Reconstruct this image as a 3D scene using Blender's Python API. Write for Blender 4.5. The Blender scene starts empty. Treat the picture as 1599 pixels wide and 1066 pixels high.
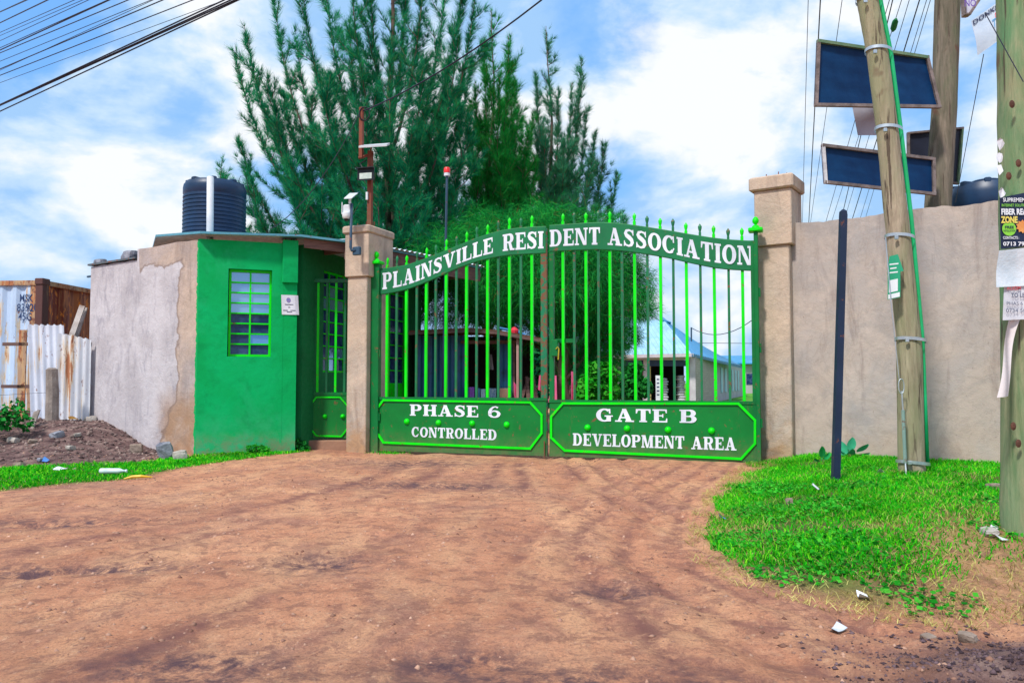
import bpy, math, random
import numpy as np
from mathutils import Matrix, Vector
random.seed(7); RNG = np.random.default_rng(11)
R = math.radians
scene = bpy.context.scene
COL = scene.collection

# ---------------------------------------------------------------- camera, sky, sun, exposure
FPX, CX, CY, CAMZ = 1250.0, 799.5, 533.0, 1.1       # focal length in photo pixels, picture centre, eye height
PITCH = math.atan(64 / FPX)
cam_d = bpy.data.cameras.new('camera'); cam = bpy.data.objects.new('camera', cam_d); COL.objects.link(cam)
cam_d.sensor_width = 36; cam_d.lens = FPX / 1599 * 36
cam_d.clip_start = .05; cam_d.clip_end = 3000
cam.location = (0, 0, CAMZ); cam.rotation_euler = (R(90) + PITCH, 0, 0)
scene.camera = cam
SUN_EL, SUN_AZ = 52, 215          # degrees; azimuth clockwise from +Y: behind the camera and to the left
world = bpy.data.worlds.new("World"); scene.world = world; world.use_nodes = True
sun_d = bpy.data.lights.new('sun', 'SUN'); sun_d.energy = 2.5; sun_d.angle = R(6); sun_d.color = (1, .95, .88)
sun = bpy.data.objects.new('sun', sun_d); COL.objects.link(sun)
_sd = Vector((math.sin(R(SUN_AZ)) * math.cos(R(SUN_EL)), math.cos(R(SUN_AZ)) * math.cos(R(SUN_EL)), math.sin(R(SUN_EL))))
sun.rotation_euler = (-_sd).to_track_quat('-Z', 'Y').to_euler()
scene.view_settings.view_transform = 'Standard'; scene.view_settings.look = 'None'
scene.view_settings.gamma = 1; scene.view_settings.use_curve_mapping = False
scene.view_settings.exposure = 0.68
scene.render.engine = 'CYCLES'
scene.cycles.max_bounces = 6; scene.cycles.transparent_max_bounces = 8; scene.cycles.caustics_reflective = False
scene.cycles.caustics_refractive = False

def pixdir(px, py):
    u, v = (px - CX) / FPX, (CY - py) / FPX
    c, s = math.cos(PITCH), math.sin(PITCH)
    return (u, c - v * s, s + v * c)           # world direction
def P(px, py, Y):
    d = pixdir(px, py); t = Y / d[1]
    return np.array([d[0] * t, Y, CAMZ + d[2] * t])
def G(px, py, z=0.0):
    d = pixdir(px, py); t = (z - CAMZ) / d[2]
    return np.array([d[0] * t, d[1] * t, z])

def build_world():
    nt = world.node_tree; N = nt.nodes; L = nt.links; N.clear()
    out = N.new('ShaderNodeOutputWorld'); bg = N.new('ShaderNodeBackground'); bg.inputs[1].default_value = .1
    L.new(bg.outputs[0], out.inputs[0])
    sky = N.new('ShaderNodeTexSky'); sky.sky_type = 'NISHITA'; sky.sun_disc = False
    sky.sun_elevation = R(SUN_EL); sky.sun_rotation = R(SUN_AZ); sky.air_density = 1.2; sky.dust_density = .6; sky.ozone_density = 2
    tc = N.new('ShaderNodeTexCoord')
    # clouds: noise on the direction, flattened towards the horizon
    sep = N.new('ShaderNodeSeparateXYZ'); L.new(tc.outputs['Generated'], sep.inputs[0])
    def math_(op, a, b=None, c=None):
        n = N.new('ShaderNodeMath'); n.operation = op
        for i, v in enumerate((a, b, c)):
            if v is None: continue
            if isinstance(v, (int, float)): n.inputs[i].default_value = v
            else: L.new(v, n.inputs[i])
        return n.outputs[0]
    zz = math_('ADD', math_('MAXIMUM', sep.outputs[2], 0.0), .30)
    cx = sep.outputs[0]; cy = sep.outputs[1]
    cmb = N.new('ShaderNodeCombineXYZ'); L.new(cx, cmb.inputs[0]); L.new(cy, cmb.inputs[1]); L.new(math_('MULTIPLY', sep.outputs[2], 1.9), cmb.inputs[2])
    def noise(scale, det, rough, off, dist=0.0):
        m = N.new('ShaderNodeMapping'); m.inputs[1].default_value = off; L.new(cmb.outputs[0], m.inputs[0])
        n = N.new('ShaderNodeTexNoise'); n.inputs['Scale'].default_value = scale; n.inputs['Detail'].default_value = det
        n.inputs['Roughness'].default_value = rough; n.inputs['Distortion'].default_value = dist
        L.new(m.outputs[0], n.inputs[0]); return n.outputs[0]
    def smooth(v, a, b, c=0.0, d=1.0):
        n = N.new('ShaderNodeMapRange'); n.interpolation_type = 'SMOOTHSTEP'; L.new(v, n.inputs[0])
        for i, q in enumerate((a, b, c, d)): n.inputs[i + 1].default_value = q
        return n.outputs[0]
    big = noise(2.6, 8, .55, (3.1, 1.7, 0), .25)
    fine = noise(6.5, 9, .58, (0.3, 5.2, 1), .3)
    # a few large clouds and one blue-grey gap where the photograph has them (directions in the sky)
    def blob(px, py, r0, r1):
        d = Vector(pixdir(px, py)).normalized()
        n = N.new('ShaderNodeVectorMath'); n.operation = 'DISTANCE'; L.new(tc.outputs['Generated'], n.inputs[0]); n.inputs[1].default_value = d
        return smooth(n.outputs['Value'], r0, r1, 1.0, 0.0)
    val = math_('ADD', math_('MULTIPLY', big, .62), math_('MULTIPLY', fine, .38))
    for (px, py, r0, r1, w) in BLOBS:
        val = math_('MULTIPLY_ADD', blob(px, py, r0, r1), w, val)
    cov = smooth(val, .375, .525)
    # cloud colour: white where thick, blue-grey undersides
    sh = noise(5.0, 8, .55, (7.7, 2.2, 3), .3)
    rr = N.new('ShaderNodeValToRGB'); L.new(math_('ADD', math_('MULTIPLY', sh, .62), math_('MULTIPLY', val, .42)), rr.inputs[0])
    e = rr.color_ramp.elements
    e[0].position = .47; e[0].color = (2.4, 4.0, 6.2, 1); e[1].position = .575; e[1].color = (6.1, 6.3, 6.6, 1)
    m2 = e.new(.52); m2.color = (3.9, 5.1, 6.4, 1)
    blue = N.new('ShaderNodeMixRGB'); blue.blend_type = 'MIX'; blue.inputs[0].default_value = .75
    L.new(sky.outputs[0], blue.inputs[1]); blue.inputs[2].default_value = (1.2, 3.3, 7.2, 1)
    mix = N.new('ShaderNodeMixRGB'); L.new(cov, mix.inputs[0]); L.new(blue.outputs[0], mix.inputs[1]); L.new(rr.outputs[0], mix.inputs[2])
    L.new(mix.outputs[0], bg.inputs[0])
BLOBS = [(150, 200, .02, .11, .09), (960, 55, .02, .15, -.14), (240, 330, .01, .10, -.05), (40, 40, .02, .14, -.12),
         (1120, 170, .03, .14, .06), (700, 30, .02, .10, -.05), (1540, 260, .02, .12, -.06), (60, 290, .0, .07, -.05), (1100, 480, .02, .14, .05)]
build_world()

# ---------------------------------------------------------------- numpy noise
def _hash(ix, iy, s):
    v = np.sin(ix * 127.1 + iy * 311.7 + s * 74.7) * 43758.5453
    return v - np.floor(v)
def vnoise(x, y, s=0):
    ix, iy = np.floor(x), np.floor(y); fx, fy = x - ix, y - iy
    fx, fy = fx * fx * (3 - 2 * fx), fy * fy * (3 - 2 * fy)
    a, b, c, d = _hash(ix, iy, s), _hash(ix + 1, iy, s), _hash(ix, iy + 1, s), _hash(ix + 1, iy + 1, s)
    return (a * (1 - fx) + b * fx) * (1 - fy) + (c * (1 - fx) + d * fx) * fy
def fbm(x, y, o=4, s=0):
    t, amp = 0, .5
    for i in range(o):
        t = t + amp * (vnoise(x * 2 ** i + 13.7 * i, y * 2 ** i - 7.3 * i, s + i) - .5); amp *= .5
    return t
def sstep(x, a, b):
    t = np.clip((x - a) / (b - a), 0, 1); return t * t * (3 - 2 * t)
def sdist(x, y, poly):
    """signed distance to a polygon, positive inside"""
    x = np.asarray(x, float); y = np.asarray(y, float)
    d = np.full(x.shape, 1e9); ins = np.zeros(x.shape, bool); n = len(poly)
    for i in range(n):
        (ax, ay), (bx, by) = poly[i], poly[(i + 1) % n]
        ex, ey = bx - ax, by - ay; wx, wy = x - ax, y - ay
        t = np.clip((wx * ex + wy * ey) / (ex * ex + ey * ey), 0, 1)
        d = np.minimum(d, np.hypot(wx - ex * t, wy - ey * t))
        c = ((ay > y) != (by > y)) & (x < (bx - ax) * (y - ay) / ((by - ay) if by != ay else 1e-9) + ax)
        ins ^= c
    return np.where(ins, d, -d)
BANK = [(3.45, 11.3), (2.75, 9.6), (2.25, 8.6), (1.82, 7.2), (1.36, 5.6), (1.27, 5.0), (1.36, 4.5), (1.50, 4.12), (1.75, 3.88), (2.3, 3.85), (4, 3.7), (14, 3.0), (14, 6), (6.4, 9.7), (4.2, 11.4)]
STRIP = [(-14, 8.0), (-5.33, 8.33), (-4.46, 9.29), (-4.1, 11.0), (-3.62, 12.4), (-3.3, 13.0), (-4.0, 13.2), (-4.75, 12.2), (-5.1, 11.5), (-6.3, 10.7), (-7.0, 9.9), (-14, 9.6)]
def hgt(x, y, fine=True):
    x = np.asarray(x, float); y = np.asarray(y, float)
    bd = sdist(x, y, BANK)
    z = .20 * sstep(bd, -.1, 1.3)
    # spoil mound in front of the fence at the left
    m = sstep(y, 10.4, 13.6) * sstep(-x, 5.55, 7.2)
    m = m * sstep(y - 14.3 + 0 * x, 60, 0)
    z = z + .46 * m
    # heap of dark soil at the lower right
    hp = np.exp(-(((x - 2.1) / .50) ** 2 + ((y - 3.12) / .28) ** 2)); z = z + .07 * hp
    z = z + (.10 * (fbm(x * .35, y * .35, 3, 5))) * sstep(y, 0, 3) * np.where(np.abs(x) < 30, 1, .3)
    if fine:
        near = sstep(-y, -30, -12)
        rough = .25 + .9 * m + 1.0 * np.clip(hp, 0, 1)
        z = z + near * rough * (.10 * fbm(x * 2.1, y * 2.1, 5, 9))
        # wheel ruts: from the lower left and the bottom to the gate
        for cx0, bend, wid, dep in RUTS:
            c = cx0 + bend * (y - 11) ** 2 * .01
            q = np.abs(x - c) / wid
            ok = (bd < 0) * near
            z = z - dep * np.exp(-q * q) * ok * (.6 + 1.2 * vnoise(x * 1.3, y * .9, 3)) + dep * .5 * np.exp(-((q - 1.7) ** 2) * 2) * ok
        # swirl of tyre scuffs across the road at the left
        s = y + .10 * x - .012 * x * x
        z = z + near * (bd < -.1) * sstep(-x, -2.5, 1.5) * .010 * (fbm(x * 1.1, s * 5.0, 5, 21))
        z = z + near * (bd < 0) * (.034 * fbm(x * 5.5, y * 7.5, 5, 31) * (.3 + 1.4 * vnoise(x * .8, y * 1.2, 90)))
        # tyre tracks that swing round the edge of the bank
        tr_ = sstep(-bd, .02, .2) * sstep(bd, -1.7, -1.0) * near * (y < 10)
        z = z - tr_ * .009 * np.clip(np.sin(bd * 21 + 1.2 * vnoise(x * .8, y * .8, 51) * 2), -.3, 1) * (.3 + 1.1 * vnoise(x * 1.6, y * 1.6, 52))
        z = z - tr_ * .006 * np.sin(y * 60 + x * 20) * (np.sin(bd * 21) > .3)
        for (ax, ay, rr, dd) in DIPS:
            g = np.exp(-(((x - ax) / rr[0]) ** 2 + ((y - ay) / rr[1]) ** 2))
            z = z - dd * g * (.6 + .8 * vnoise(x * 6, y * 10, 40))
    return z
RUTS = [(.5, .95, .13, .012), (1.1, 1.75, .07, .020), (1.55, 1.2, .06, .016), (.8, 1.5, .05, .014), (-1.4, -3.2, .12, .010)]
DIPS = [(-2.6, 4.75, (.7, .16), .05), (-3.6, 6.4, (.6, .2), .03), (-1.15, 4.9, (.28, .22), .04), (.55, 4.3, (.25, .15), .03), (-.2, 3.2, (.3, .15), .03)]
def hz(x, y): return float(hgt(np.array([x]), np.array([y]))[0])

# ---------------------------------------------------------------- materials
def pm(name, c1, c2=None, scale=4, rough=.8, bump=0, bscale=None, metal=0, c3=None, s3=1.0, t3=(.55, .7), spec=None, stretch=(1, 1, 1), coat=0, ramp=(.35, .65)):
    m = bpy.data.materials.new(name); m.use_nodes = True; nt = m.node_tree; N = nt.nodes; L = nt.links
    b = N['Principled BSDF']; b.inputs['Roughness'].default_value = rough; b.inputs['Metallic'].default_value = metal
    if spec is not None: b.inputs['Specular IOR Level'].default_value = spec
    if coat: b.inputs['Coat Weight'].default_value = coat; b.inputs['Coat Roughness'].default_value = .15
    tc = N.new('ShaderNodeTexCoord'); mp = N.new('ShaderNodeMapping'); mp.inputs['Scale'].default_value = stretch
    L.new(tc.outputs['Object'], mp.inputs[0])
    def noise(sc, det=6, ro=.6, dist=0, off=0):
        n = N.new('ShaderNodeTexNoise'); n.inputs['Scale'].default_value = sc; n.inputs['Detail'].default_value = det
        n.inputs['Roughness'].default_value = ro; n.inputs['Distortion'].default_value = dist
        n.noise_dimensions = '4D'; n.inputs['W'].default_value = off
        L.new(mp.outputs[0], n.inputs[0]); return n.outputs[0]
    def ramp_(v, a, b2, p=(.35, .65)):
        r = N.new('ShaderNodeValToRGB'); L.new(v, r.inputs[0]); e = r.color_ramp.elements
        e[0].position = p[0]; e[1].position = p[1]; e[0].color = (*a, 1); e[1].color = (*b2, 1); return r.outputs[0]
    c = None
    if c2 is None: c2 = tuple(min(1, v * 1.15) for v in c1); c1 = tuple(v * .87 for v in c1)
    c = ramp_(noise(scale), c1, c2, ramp)
    if c3 is not None:
        f = ramp_(noise(s3, 8, .65, .4, 3.3), (0, 0, 0), (1, 1, 1), t3)
        mx = N.new('ShaderNodeMixRGB'); L.new(f, mx.inputs[0]); L.new(c, mx.inputs[1]); mx.inputs[2].default_value = (*c3, 1); c = mx.outputs[0]
    L.new(c, b.inputs['Base Color'])
    if bump:
        bn = N.new('ShaderNodeBump'); bn.inputs['Strength'].default_value = bump; bn.inputs['Distance'].default_value = .02
        L.new(noise(bscale or scale * 6, 5, .65, 0, 8), bn.inputs['Height']); L.new(bn.outputs[0], b.inputs['Normal'])
    m['_c'] = 1
    return m
MATS = {}
def M_(name, *a, **k):
    if name not in MATS: MATS[name] = pm(name, *a, **k)
    return MATS[name]

# ---------------------------------------------------------------- building tools
class Frame:
    """x runs along the face to the right, y goes away from the viewer, z up"""
    def __init__(s, o, d):
        s.o = np.array([o[0], o[1], o[2] if len(o) > 2 else 0.0], float)
        l = math.hypot(d[0], d[1]); s.d = (d[0] / l, d[1] / l); s.ang = math.atan2(d[1], d[0]); s.len = l
    def w(s, v):
        v = np.asarray(v, float).reshape(-1, 3)
        x = s.o[0] + v[:, 0] * s.d[0] - v[:, 1] * s.d[1]; y = s.o[1] + v[:, 0] * s.d[1] + v[:, 1] * s.d[0]
        return np.stack([x, y, v[:, 2] + s.o[2]], 1)
    def pt(s, x, y, z): return s.w([(x, y, z)])[0]
    def px(s, px, py, y=0.0):
        """(x, z) in this face's plane seen at a photo pixel"""
        d = pixdir(px, py); n = (-s.d[1], s.d[0])
        ox, oy = s.o[0] + n[0] * y, s.o[1] + n[1] * y
        t = (ox * n[0] + oy * n[1]) / (d[0] * n[0] + d[1] * n[1])
        X, Y, Z = d[0] * t, d[1] * t, CAMZ + d[2] * t
        return ((X - ox) * s.d[0] + (Y - oy) * s.d[1], Z - s.o[2])
WORLD = Frame((0, 0, 0), (1, 0))
def frame2(a, b): return Frame((a[0], a[1], 0), (b[0] - a[0], b[1] - a[1]))

class MB:
    def __init__(s, F=WORLD): s.F = F; s.v = []; s.f = []; s.n = 0; s.mi = []; s.cur = 0
    def add(s, verts, faces):
        v = s.F.w(verts); s.v.append(v)
        for f in faces: s.f.append([i + s.n for i in f]); s.mi.append(s.cur)
        s.n += len(v); return s
    def box(s, x0, x1, y0, y1, z0, z1, bev=0):
        if x0 > x1: x0, x1 = x1, x0
        if y0 > y1: y0, y1 = y1, y0
        if z0 > z1: z0, z1 = z1, z0
        if bev <= 0:
            v = [(x, y, z) for z in (z0, z1) for y in (y0, y1) for x in (x0, x1)]
            return s.add(v, [(0, 2, 3, 1), (4, 5, 7, 6), (0, 1, 5, 4), (2, 6, 7, 3), (0, 4, 6, 2), (1, 3, 7, 5)])
        b = bev; v = []
        for (z, i) in ((z0, b), (z0 + b, 0), (z1 - b, 0), (z1, b)):
            x0_, x1_, y0_, y1_ = x0 + i, x1 - i, y0 + i, y1 - i
            c = b - i + .0001 if i == 0 else .0001
            c = b
            v += [(x0_ + c, y0_, z), (x1_ - c, y0_, z), (x1_, y0_ + c, z), (x1_, y1_ - c, z), (x1_ - c, y1_, z), (x0_ + c, y1_, z), (x0_, y1_ - c, z), (x0_, y0_ + c, z)]
        f = [tuple(range(7, -1, -1)), tuple(range(24, 32))]
        for k in range(3):
            for j in range(8): f.append((k * 8 + j, k * 8 + (j + 1) % 8, (k + 1) * 8 + (j + 1) % 8, (k + 1) * 8 + j))
        return s.add(v, f)
    def prism(s, poly, y0, y1):
        """poly in (x,z), from y0 to y1"""
        n = len(poly); v = [(a, y0, b) for a, b in poly] + [(a, y1, b) for a, b in poly]
        return s.add(v, [tuple(range(n)), tuple(range(2 * n - 1, n - 1, -1))] + [(i, i + n, (i + 1) % n + n, (i + 1) % n) for i in range(n)])
    def slab(s, poly3, t):
        """polygon of 3-D points made t thick downwards, as a fan from its middle"""
        p = np.array(poly3, float); c = p.mean(0); n = len(p)
        v = [*p, c, *(p - [0, 0, t]), c - [0, 0, t]]
        f = []
        for i in range(n):
            j = (i + 1) % n; f += [(i, j, n), (n + 1 + j, n + 1 + i, 2 * n + 1), (i, n + 1 + i, n + 1 + j, j)]
        return s.add(v, f)
    def tube(s, pts, r, n=8, cap=True):
        pts = [Vector(p) for p in pts]; m = len(pts)
        rs = [r] * m if isinstance(r, (int, float)) else r
        v = []; up = Vector((0, 0, 1))
        prev = None
        for i, p in enumerate(pts):
            t = (pts[min(i + 1, m - 1)] - pts[max(i - 1, 0)]).normalized()
            if prev is None:
                a = t.cross(up);
                if a.length < .05: a = t.cross(Vector((0, 1, 0)))
            else: a = prev - t * prev.dot(t)
            a.normalize(); prev = a; b = t.cross(a)
            for k in range(n):
                w = 2 * math.pi * k / n; v.append(p + a * (rs[i] * math.cos(w)) + b * (rs[i] * math.sin(w)))
        f = [(i * n + k, i * n + (k + 1) % n, (i + 1) * n + (k + 1) % n, (i + 1) * n + k) for i in range(m - 1) for k in range(n)]
        if cap: f += [tuple(range(n - 1, -1, -1)), tuple(range((m - 1) * n, m * n))]
        return s.add(v, f)
    def lathe(s, prof, n=24, c=(0, 0)):
        m = len(prof); v = [(c[0] + r * math.cos(2 * math.pi * k / n), c[1] + r * math.sin(2 * math.pi * k / n), z) for r, z in prof for k in range(n)]
        f = [(i * n + k, i * n + (k + 1) % n, (i + 1) * n + (k + 1) % n, (i + 1) * n + k) for i in range(m - 1) for k in range(n)]
        f += [tuple(range(n - 1, -1, -1)), tuple(range((m - 1) * n, m * n))]
        return s.add(v, f)
    def grid(s, fn, nu, nv):
        v = [fn(i / nu, j / nv) for j in range(nv + 1) for i in range(nu + 1)]; w = nu + 1
        return s.add(v, [(j * w + i, j * w + i + 1, (j + 1) * w + i + 1, (j + 1) * w + i) for j in range(nv) for i in range(nu)])
    def build(s, name, mat, parent=None, origin=None, smooth=False, ang=None):
        v = np.concatenate(s.v)
        if parent is not None: MW = parent['_mw']
        else:
            if origin is None: origin = (*(v[:, :2].min(0) + v[:, :2].max(0)) / 2, v[:, 2].min())
            MW = make_mw(origin, s.F.ang if ang is None else ang)
        inv = np.linalg.inv(np.array(MW)); lv = v @ inv[:3, :3].T + inv[:3, 3]
        me = bpy.data.meshes.new(name); me.from_pydata([tuple(p) for p in lv], [], s.f)
        for mm in (mat if isinstance(mat, (list, tuple)) else [mat]): me.materials.append(mm)
        if any(s.mi): me.polygons.foreach_set('material_index', s.mi)
        if smooth:
            me.polygons.foreach_set('use_smooth', [True] * len(me.polygons))
            if smooth != 'all': me.set_sharp_from_angle(angle=R(40))
        me.update()
        o = bpy.data.objects.new(name, me); COL.objects.link(o)
        if parent is not None:
            o.parent = parent['_ob']
            LOCAL[o.name] = MW
        else: o.matrix_world = Matrix(MW); LOCAL[o.name] = MW
        return Ref(o, MW)
class Ref(dict):
    def __init__(s, o, mw): super().__init__(); s['_ob'] = o; s['_mw'] = mw
LOCAL = {}
def make_mw(o, ang=0):
    c, s = math.cos(ang), math.sin(ang)
    return [[c, -s, 0, float(o[0])], [s, c, 0, float(o[1])], [0, 0, 1, float(o[2])], [0, 0, 0, 1]]
def raw_mesh(name, v, tris_or_quads, mat, k, parent=None, origin=None, smooth=False):
    """fast mesh from numpy arrays; k vertices per face"""
    v = np.asarray(v, float)
    if parent is not None: MW = parent['_mw']
    else:
        if origin is None: origin = (*(v[:, :2].min(0) + v[:, :2].max(0)) / 2, v[:, 2].min())
        MW = make_mw(origin, 0)
    inv = np.linalg.inv(np.array(MW)); lv = (v @ inv[:3, :3].T + inv[:3, 3]).astype(np.float32)
    f = np.asarray(tris_or_quads, np.int32).reshape(-1, k)
    me = bpy.data.meshes.new(name); me.vertices.add(len(lv)); me.vertices.foreach_set('co', lv.ravel())
    me.loops.add(f.size); me.loops.foreach_set('vertex_index', f.ravel())
    me.polygons.add(len(f)); me.polygons.foreach_set('loop_start', np.arange(0, f.size, k, dtype=np.int32))
    me.update(calc_edges=True)
    if smooth: me.polygons.foreach_set('use_smooth', [True] * len(f))
    me.materials.append(mat)
    o = bpy.data.objects.new(name, me); COL.objects.link(o)
    if parent is not None: o.parent = parent['_ob']
    else: o.matrix_world = Matrix(MW)
    return Ref(o, MW)
def tag(r, label=None, cat=None, group=None, kind=None):
    o = r['_ob']
    if label: o['label'] = label
    if cat: o['category'] = cat
    if group: o['group'] = group
    if kind: o['kind'] = kind
    return r
def thing(name, label, cat, origin, ang=0, group=None):
    o = bpy.data.objects.new(name, None); COL.objects.link(o); o.empty_display_size = .2
    MW = make_mw(origin, ang); o.matrix_world = Matrix(MW)
    return tag(Ref(o, MW), label, cat, group)

# text drawn with Blender's own built-in font, made into mesh
def text_part(body, F, x, y, z, h, mat, parent, name='lettering', width=None, bold=.0, align='CENTER'):
    cu = bpy.data.curves.new('t', 'FONT'); cu.body = body; cu.align_x = align; cu.align_y = 'CENTER'; cu.size = 1; cu.offset = bold; cu.resolution_u = 3
    to = bpy.data.objects.new('t', cu); COL.objects.link(to)
    dg = bpy.context.evaluated_depsgraph_get(); dg.update()
    me = bpy.data.meshes.new_from_object(to.evaluated_get(dg))
    bpy.data.objects.remove(to); bpy.data.curves.remove(cu)
    co = np.array([tuple(v.co) for v in me.vertices]); fs = [list(p.vertices) for p in me.polygons]; bpy.data.meshes.remove(me)
    if len(co) == 0: return None
    hh = co[:, 1].max() - co[:, 1].min(); sc = h / hh
    co[:, 1] -= (co[:, 1].max() + co[:, 1].min()) / 2
    sx = sc
    if width: sx = width / (co[:, 0].max() - co[:, 0].min())
    v = np.stack([x + co[:, 0] * sx, np.full(len(co), y), z + co[:, 1] * sc], 1)
    mb = MB(F); mb.add(v, fs)
    return mb.build(name, mat, parent)
# ================================================================ materials used in many places
def link_mix(nt, fac, a, b):
    m = nt.nodes.new('ShaderNodeMixRGB'); L = nt.links
    for i, v in enumerate((fac, a, b)):
        if isinstance(v, (int, float)): m.inputs[i].default_value = v
        elif isinstance(v, tuple): m.inputs[i].default_value = (*v, 1)
        else: L.new(v, m.inputs[i])
    return m.outputs[0]
class NT:
    def __init__(s, name, rough=.85):
        s.m = bpy.data.materials.new(name); s.m.use_nodes = True; s.nt = s.m.node_tree; s.N = s.nt.nodes; s.L = s.nt.links
        s.b = s.N['Principled BSDF']; s.b.inputs['Roughness'].default_value = rough
        s.tc = s.N.new('ShaderNodeTexCoord'); s.co = s.tc.outputs['Object']
    def map(s, scale=(1, 1, 1), loc=(0, 0, 0), rot=(0, 0, 0)):
        n = s.N.new('ShaderNodeMapping'); n.inputs['Scale'].default_value = scale; n.inputs['Location'].default_value = loc
        n.inputs['Rotation'].default_value = rot; s.L.new(s.co, n.inputs[0]); return n.outputs[0]
    def noise(s, sc, det=6, ro=.6, dist=0, w=0, co=None):
        n = s.N.new('ShaderNodeTexNoise'); n.noise_dimensions = '4D'; n.inputs['W'].default_value = w; n.inputs['Scale'].default_value = sc
        n.inputs['Detail'].default_value = det; n.inputs['Roughness'].default_value = ro; n.inputs['Distortion'].default_value = dist
        s.L.new(co if co is not None else s.co, n.inputs[0]); return n.outputs[0]
    def ramp(s, v, *st):
        r = s.N.new('ShaderNodeValToRGB'); s.L.new(v, r.inputs[0]); e = r.color_ramp.elements
        while len(e) < len(st): e.new(.5)
        for el, (p, c) in zip(e, st): el.position = p; el.color = (*(c if isinstance(c, tuple) else (c, c, c)), 1)
        return r.outputs[0]
    def math(s, op, a, b=None, c=None, clamp=False):
        n = s.N.new('ShaderNodeMath'); n.operation = op; n.use_clamp = clamp
        for i, v in enumerate((a, b, c)):
            if v is None: continue
            if isinstance(v, (int, float)): n.inputs[i].default_value = v
            else: s.L.new(v, n.inputs[i])
        return n.outputs[0]
    def sm(s, v, a, b, c=0., d=1.):
        n = s.N.new('ShaderNodeMapRange'); n.interpolation_type = 'SMOOTHSTEP'; s.L.new(v, n.inputs[0])
        for i, q in enumerate((a, b, c, d)): n.inputs[i + 1].default_value = q
        return n.outputs[0]
    def mix(s, f, a, b): return link_mix(s.nt, f, a, b)
    def sep(s):
        n = s.N.new('ShaderNodeSeparateXYZ'); s.L.new(s.co, n.inputs[0]); return n.outputs
    def attr(s, name):
        n = s.N.new('ShaderNodeAttribute'); n.attribute_name = name; return n.outputs['Fac']
    def bump(s, h, st=.5, dist=.02, prev=None):
        n = s.N.new('ShaderNodeBump'); n.inputs['Strength'].default_value = st; n.inputs['Distance'].default_value = dist
        s.L.new(h, n.inputs['Height'])
        if prev is not None: s.L.new(prev, n.inputs['Normal'])
        return n.outputs[0]
    def done(s, col, nrm=None):
        s.L.new(col, s.b.inputs['Base Color'])
        if nrm is not None: s.L.new(nrm, s.b.inputs['Normal'])
        return s.m

def ground_material():
    k = NT('bare_earth', .95); k.b.inputs['Specular IOR Level'].default_value = .15
    geo = k.N.new('ShaderNodeNewGeometry'); k.co = geo.outputs['Position']
    base = k.ramp(k.noise(1.3, 9, .68, .6), (.30, (.46, .195, .110)), (.5, (.62, .280, .160)), (.70, (.75, .375, .215)))
    strk = k.noise(1.5, 7, .6, .5, 2, k.map((1.5, .55, 1), rot=(0, 0, R(28))))
    pale = k.ramp(strk, (.46, 0.), (.62, 1.)); base = k.mix(k.math('MULTIPLY', pale, .55), base, (.80, .45, .25))
    dark = k.ramp(k.noise(1.15, 9, .72, .9, 9, k.map((1.0, .8, 1), rot=(0, 0, R(20)))), (.50, 0.), (.62, 1.))
    base = k.mix(k.math('MULTIPLY', dark, .48), base, (.27, .135, .12))
    crumb = k.noise(7, 9, .78, .4, 12); base = k.mix(k.ramp(crumb, (.50, 0.), (.57, .62)), base, (.27, .125, .095)); base = k.mix(k.ramp(crumb, (.36, .55), (.44, 0.)), base, (.72, .40, .25))
    fine = k.noise(60, 5, .8, 0, 1); base = k.mix(k.ramp(fine, (.50, 0.), (.62, .60)), base, (.24, .115, .085))
    peb = k.noise(30, 6, .8, 0, 6); base = k.mix(k.ramp(peb, (.56, 0.), (.64, .55)), base, (.82, .52, .33))
    trk = k.attr('track'); base = k.mix(k.math('MULTIPLY', trk, k.sm(k.noise(4.5, 8, .75, .6, 24), .38, .58)), base, (.25, .11, .09))
    wet = k.attr('damp'); base = k.mix(k.math('MULTIPLY', wet, k.sm(k.noise(9, 9, .78, .5, 14), .40, .60)), base, (.13, .072, .08))
    mound = k.ramp(k.noise(4, 8, .7, .3, 4), (.36, (.055, .030, .034)), (.52, (.19, .115, .105)), (.68, (.36, .25, .215)))
    base = k.mix(k.attr('mound'), base, mound)
    soil = k.ramp(k.noise(5, 7, .7, 0, 5), (.35, (.045, .038, .018)), (.65, (.20, .14, .07)))
    grn = k.ramp(k.noise(7, 6, .7, 0, 15), (.38, (.012, .10, .008)), (.62, (.03, .24, .015)))
    soil = k.mix(k.ramp(k.noise(2.1, 6, .6, .3, 18), (.40, .85), (.60, .35)), soil, grn)
    base = k.mix(k.attr('grassy'), base, soil)
    far = k.ramp(k.noise(.8, 5, .6), (.4, (.03, .22, .015)), (.6, (.16, .34, .05)))
    base = k.mix(k.attr('field'), base, far)
    h0 = k.noise(3.0, 9, .74, .6, 20); h1 = k.noise(11, 9, .76, .3, 0); h2 = k.noise(55, 6, .75, 0, 3)
    n = k.bump(h0, .55, .10); n = k.bump(h1, .75, .045, n); n = k.bump(h2, .6, .014, n)
    return k.done(base, n)
def axis(a, b, step, lim, gr=1.28):
    v = list(np.arange(a, b + step / 2, step)); s = step
    while v[-1] < lim: s *= gr; v.append(v[-1] + s)
    s = step
    while v[0] > -lim: s *= gr; v.insert(0, v[0] - s)
    return np.array(v)
XS = axis(-9.5, 7.5, .035, 1400)
ys = list(np.arange(2.0, 7, .028)) + list(np.arange(7, 15, .06)); s_ = .06
while ys[-1] < 1500: s_ *= 1.25; ys.append(ys[-1] + s_)
s_ = .028
while ys[0] > -600: s_ *= 1.4; ys.insert(0, ys[0] - s_)
YS = np.array(ys)
GX, GY = np.meshgrid(XS, YS); GZ = hgt(GX, GY)
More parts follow.
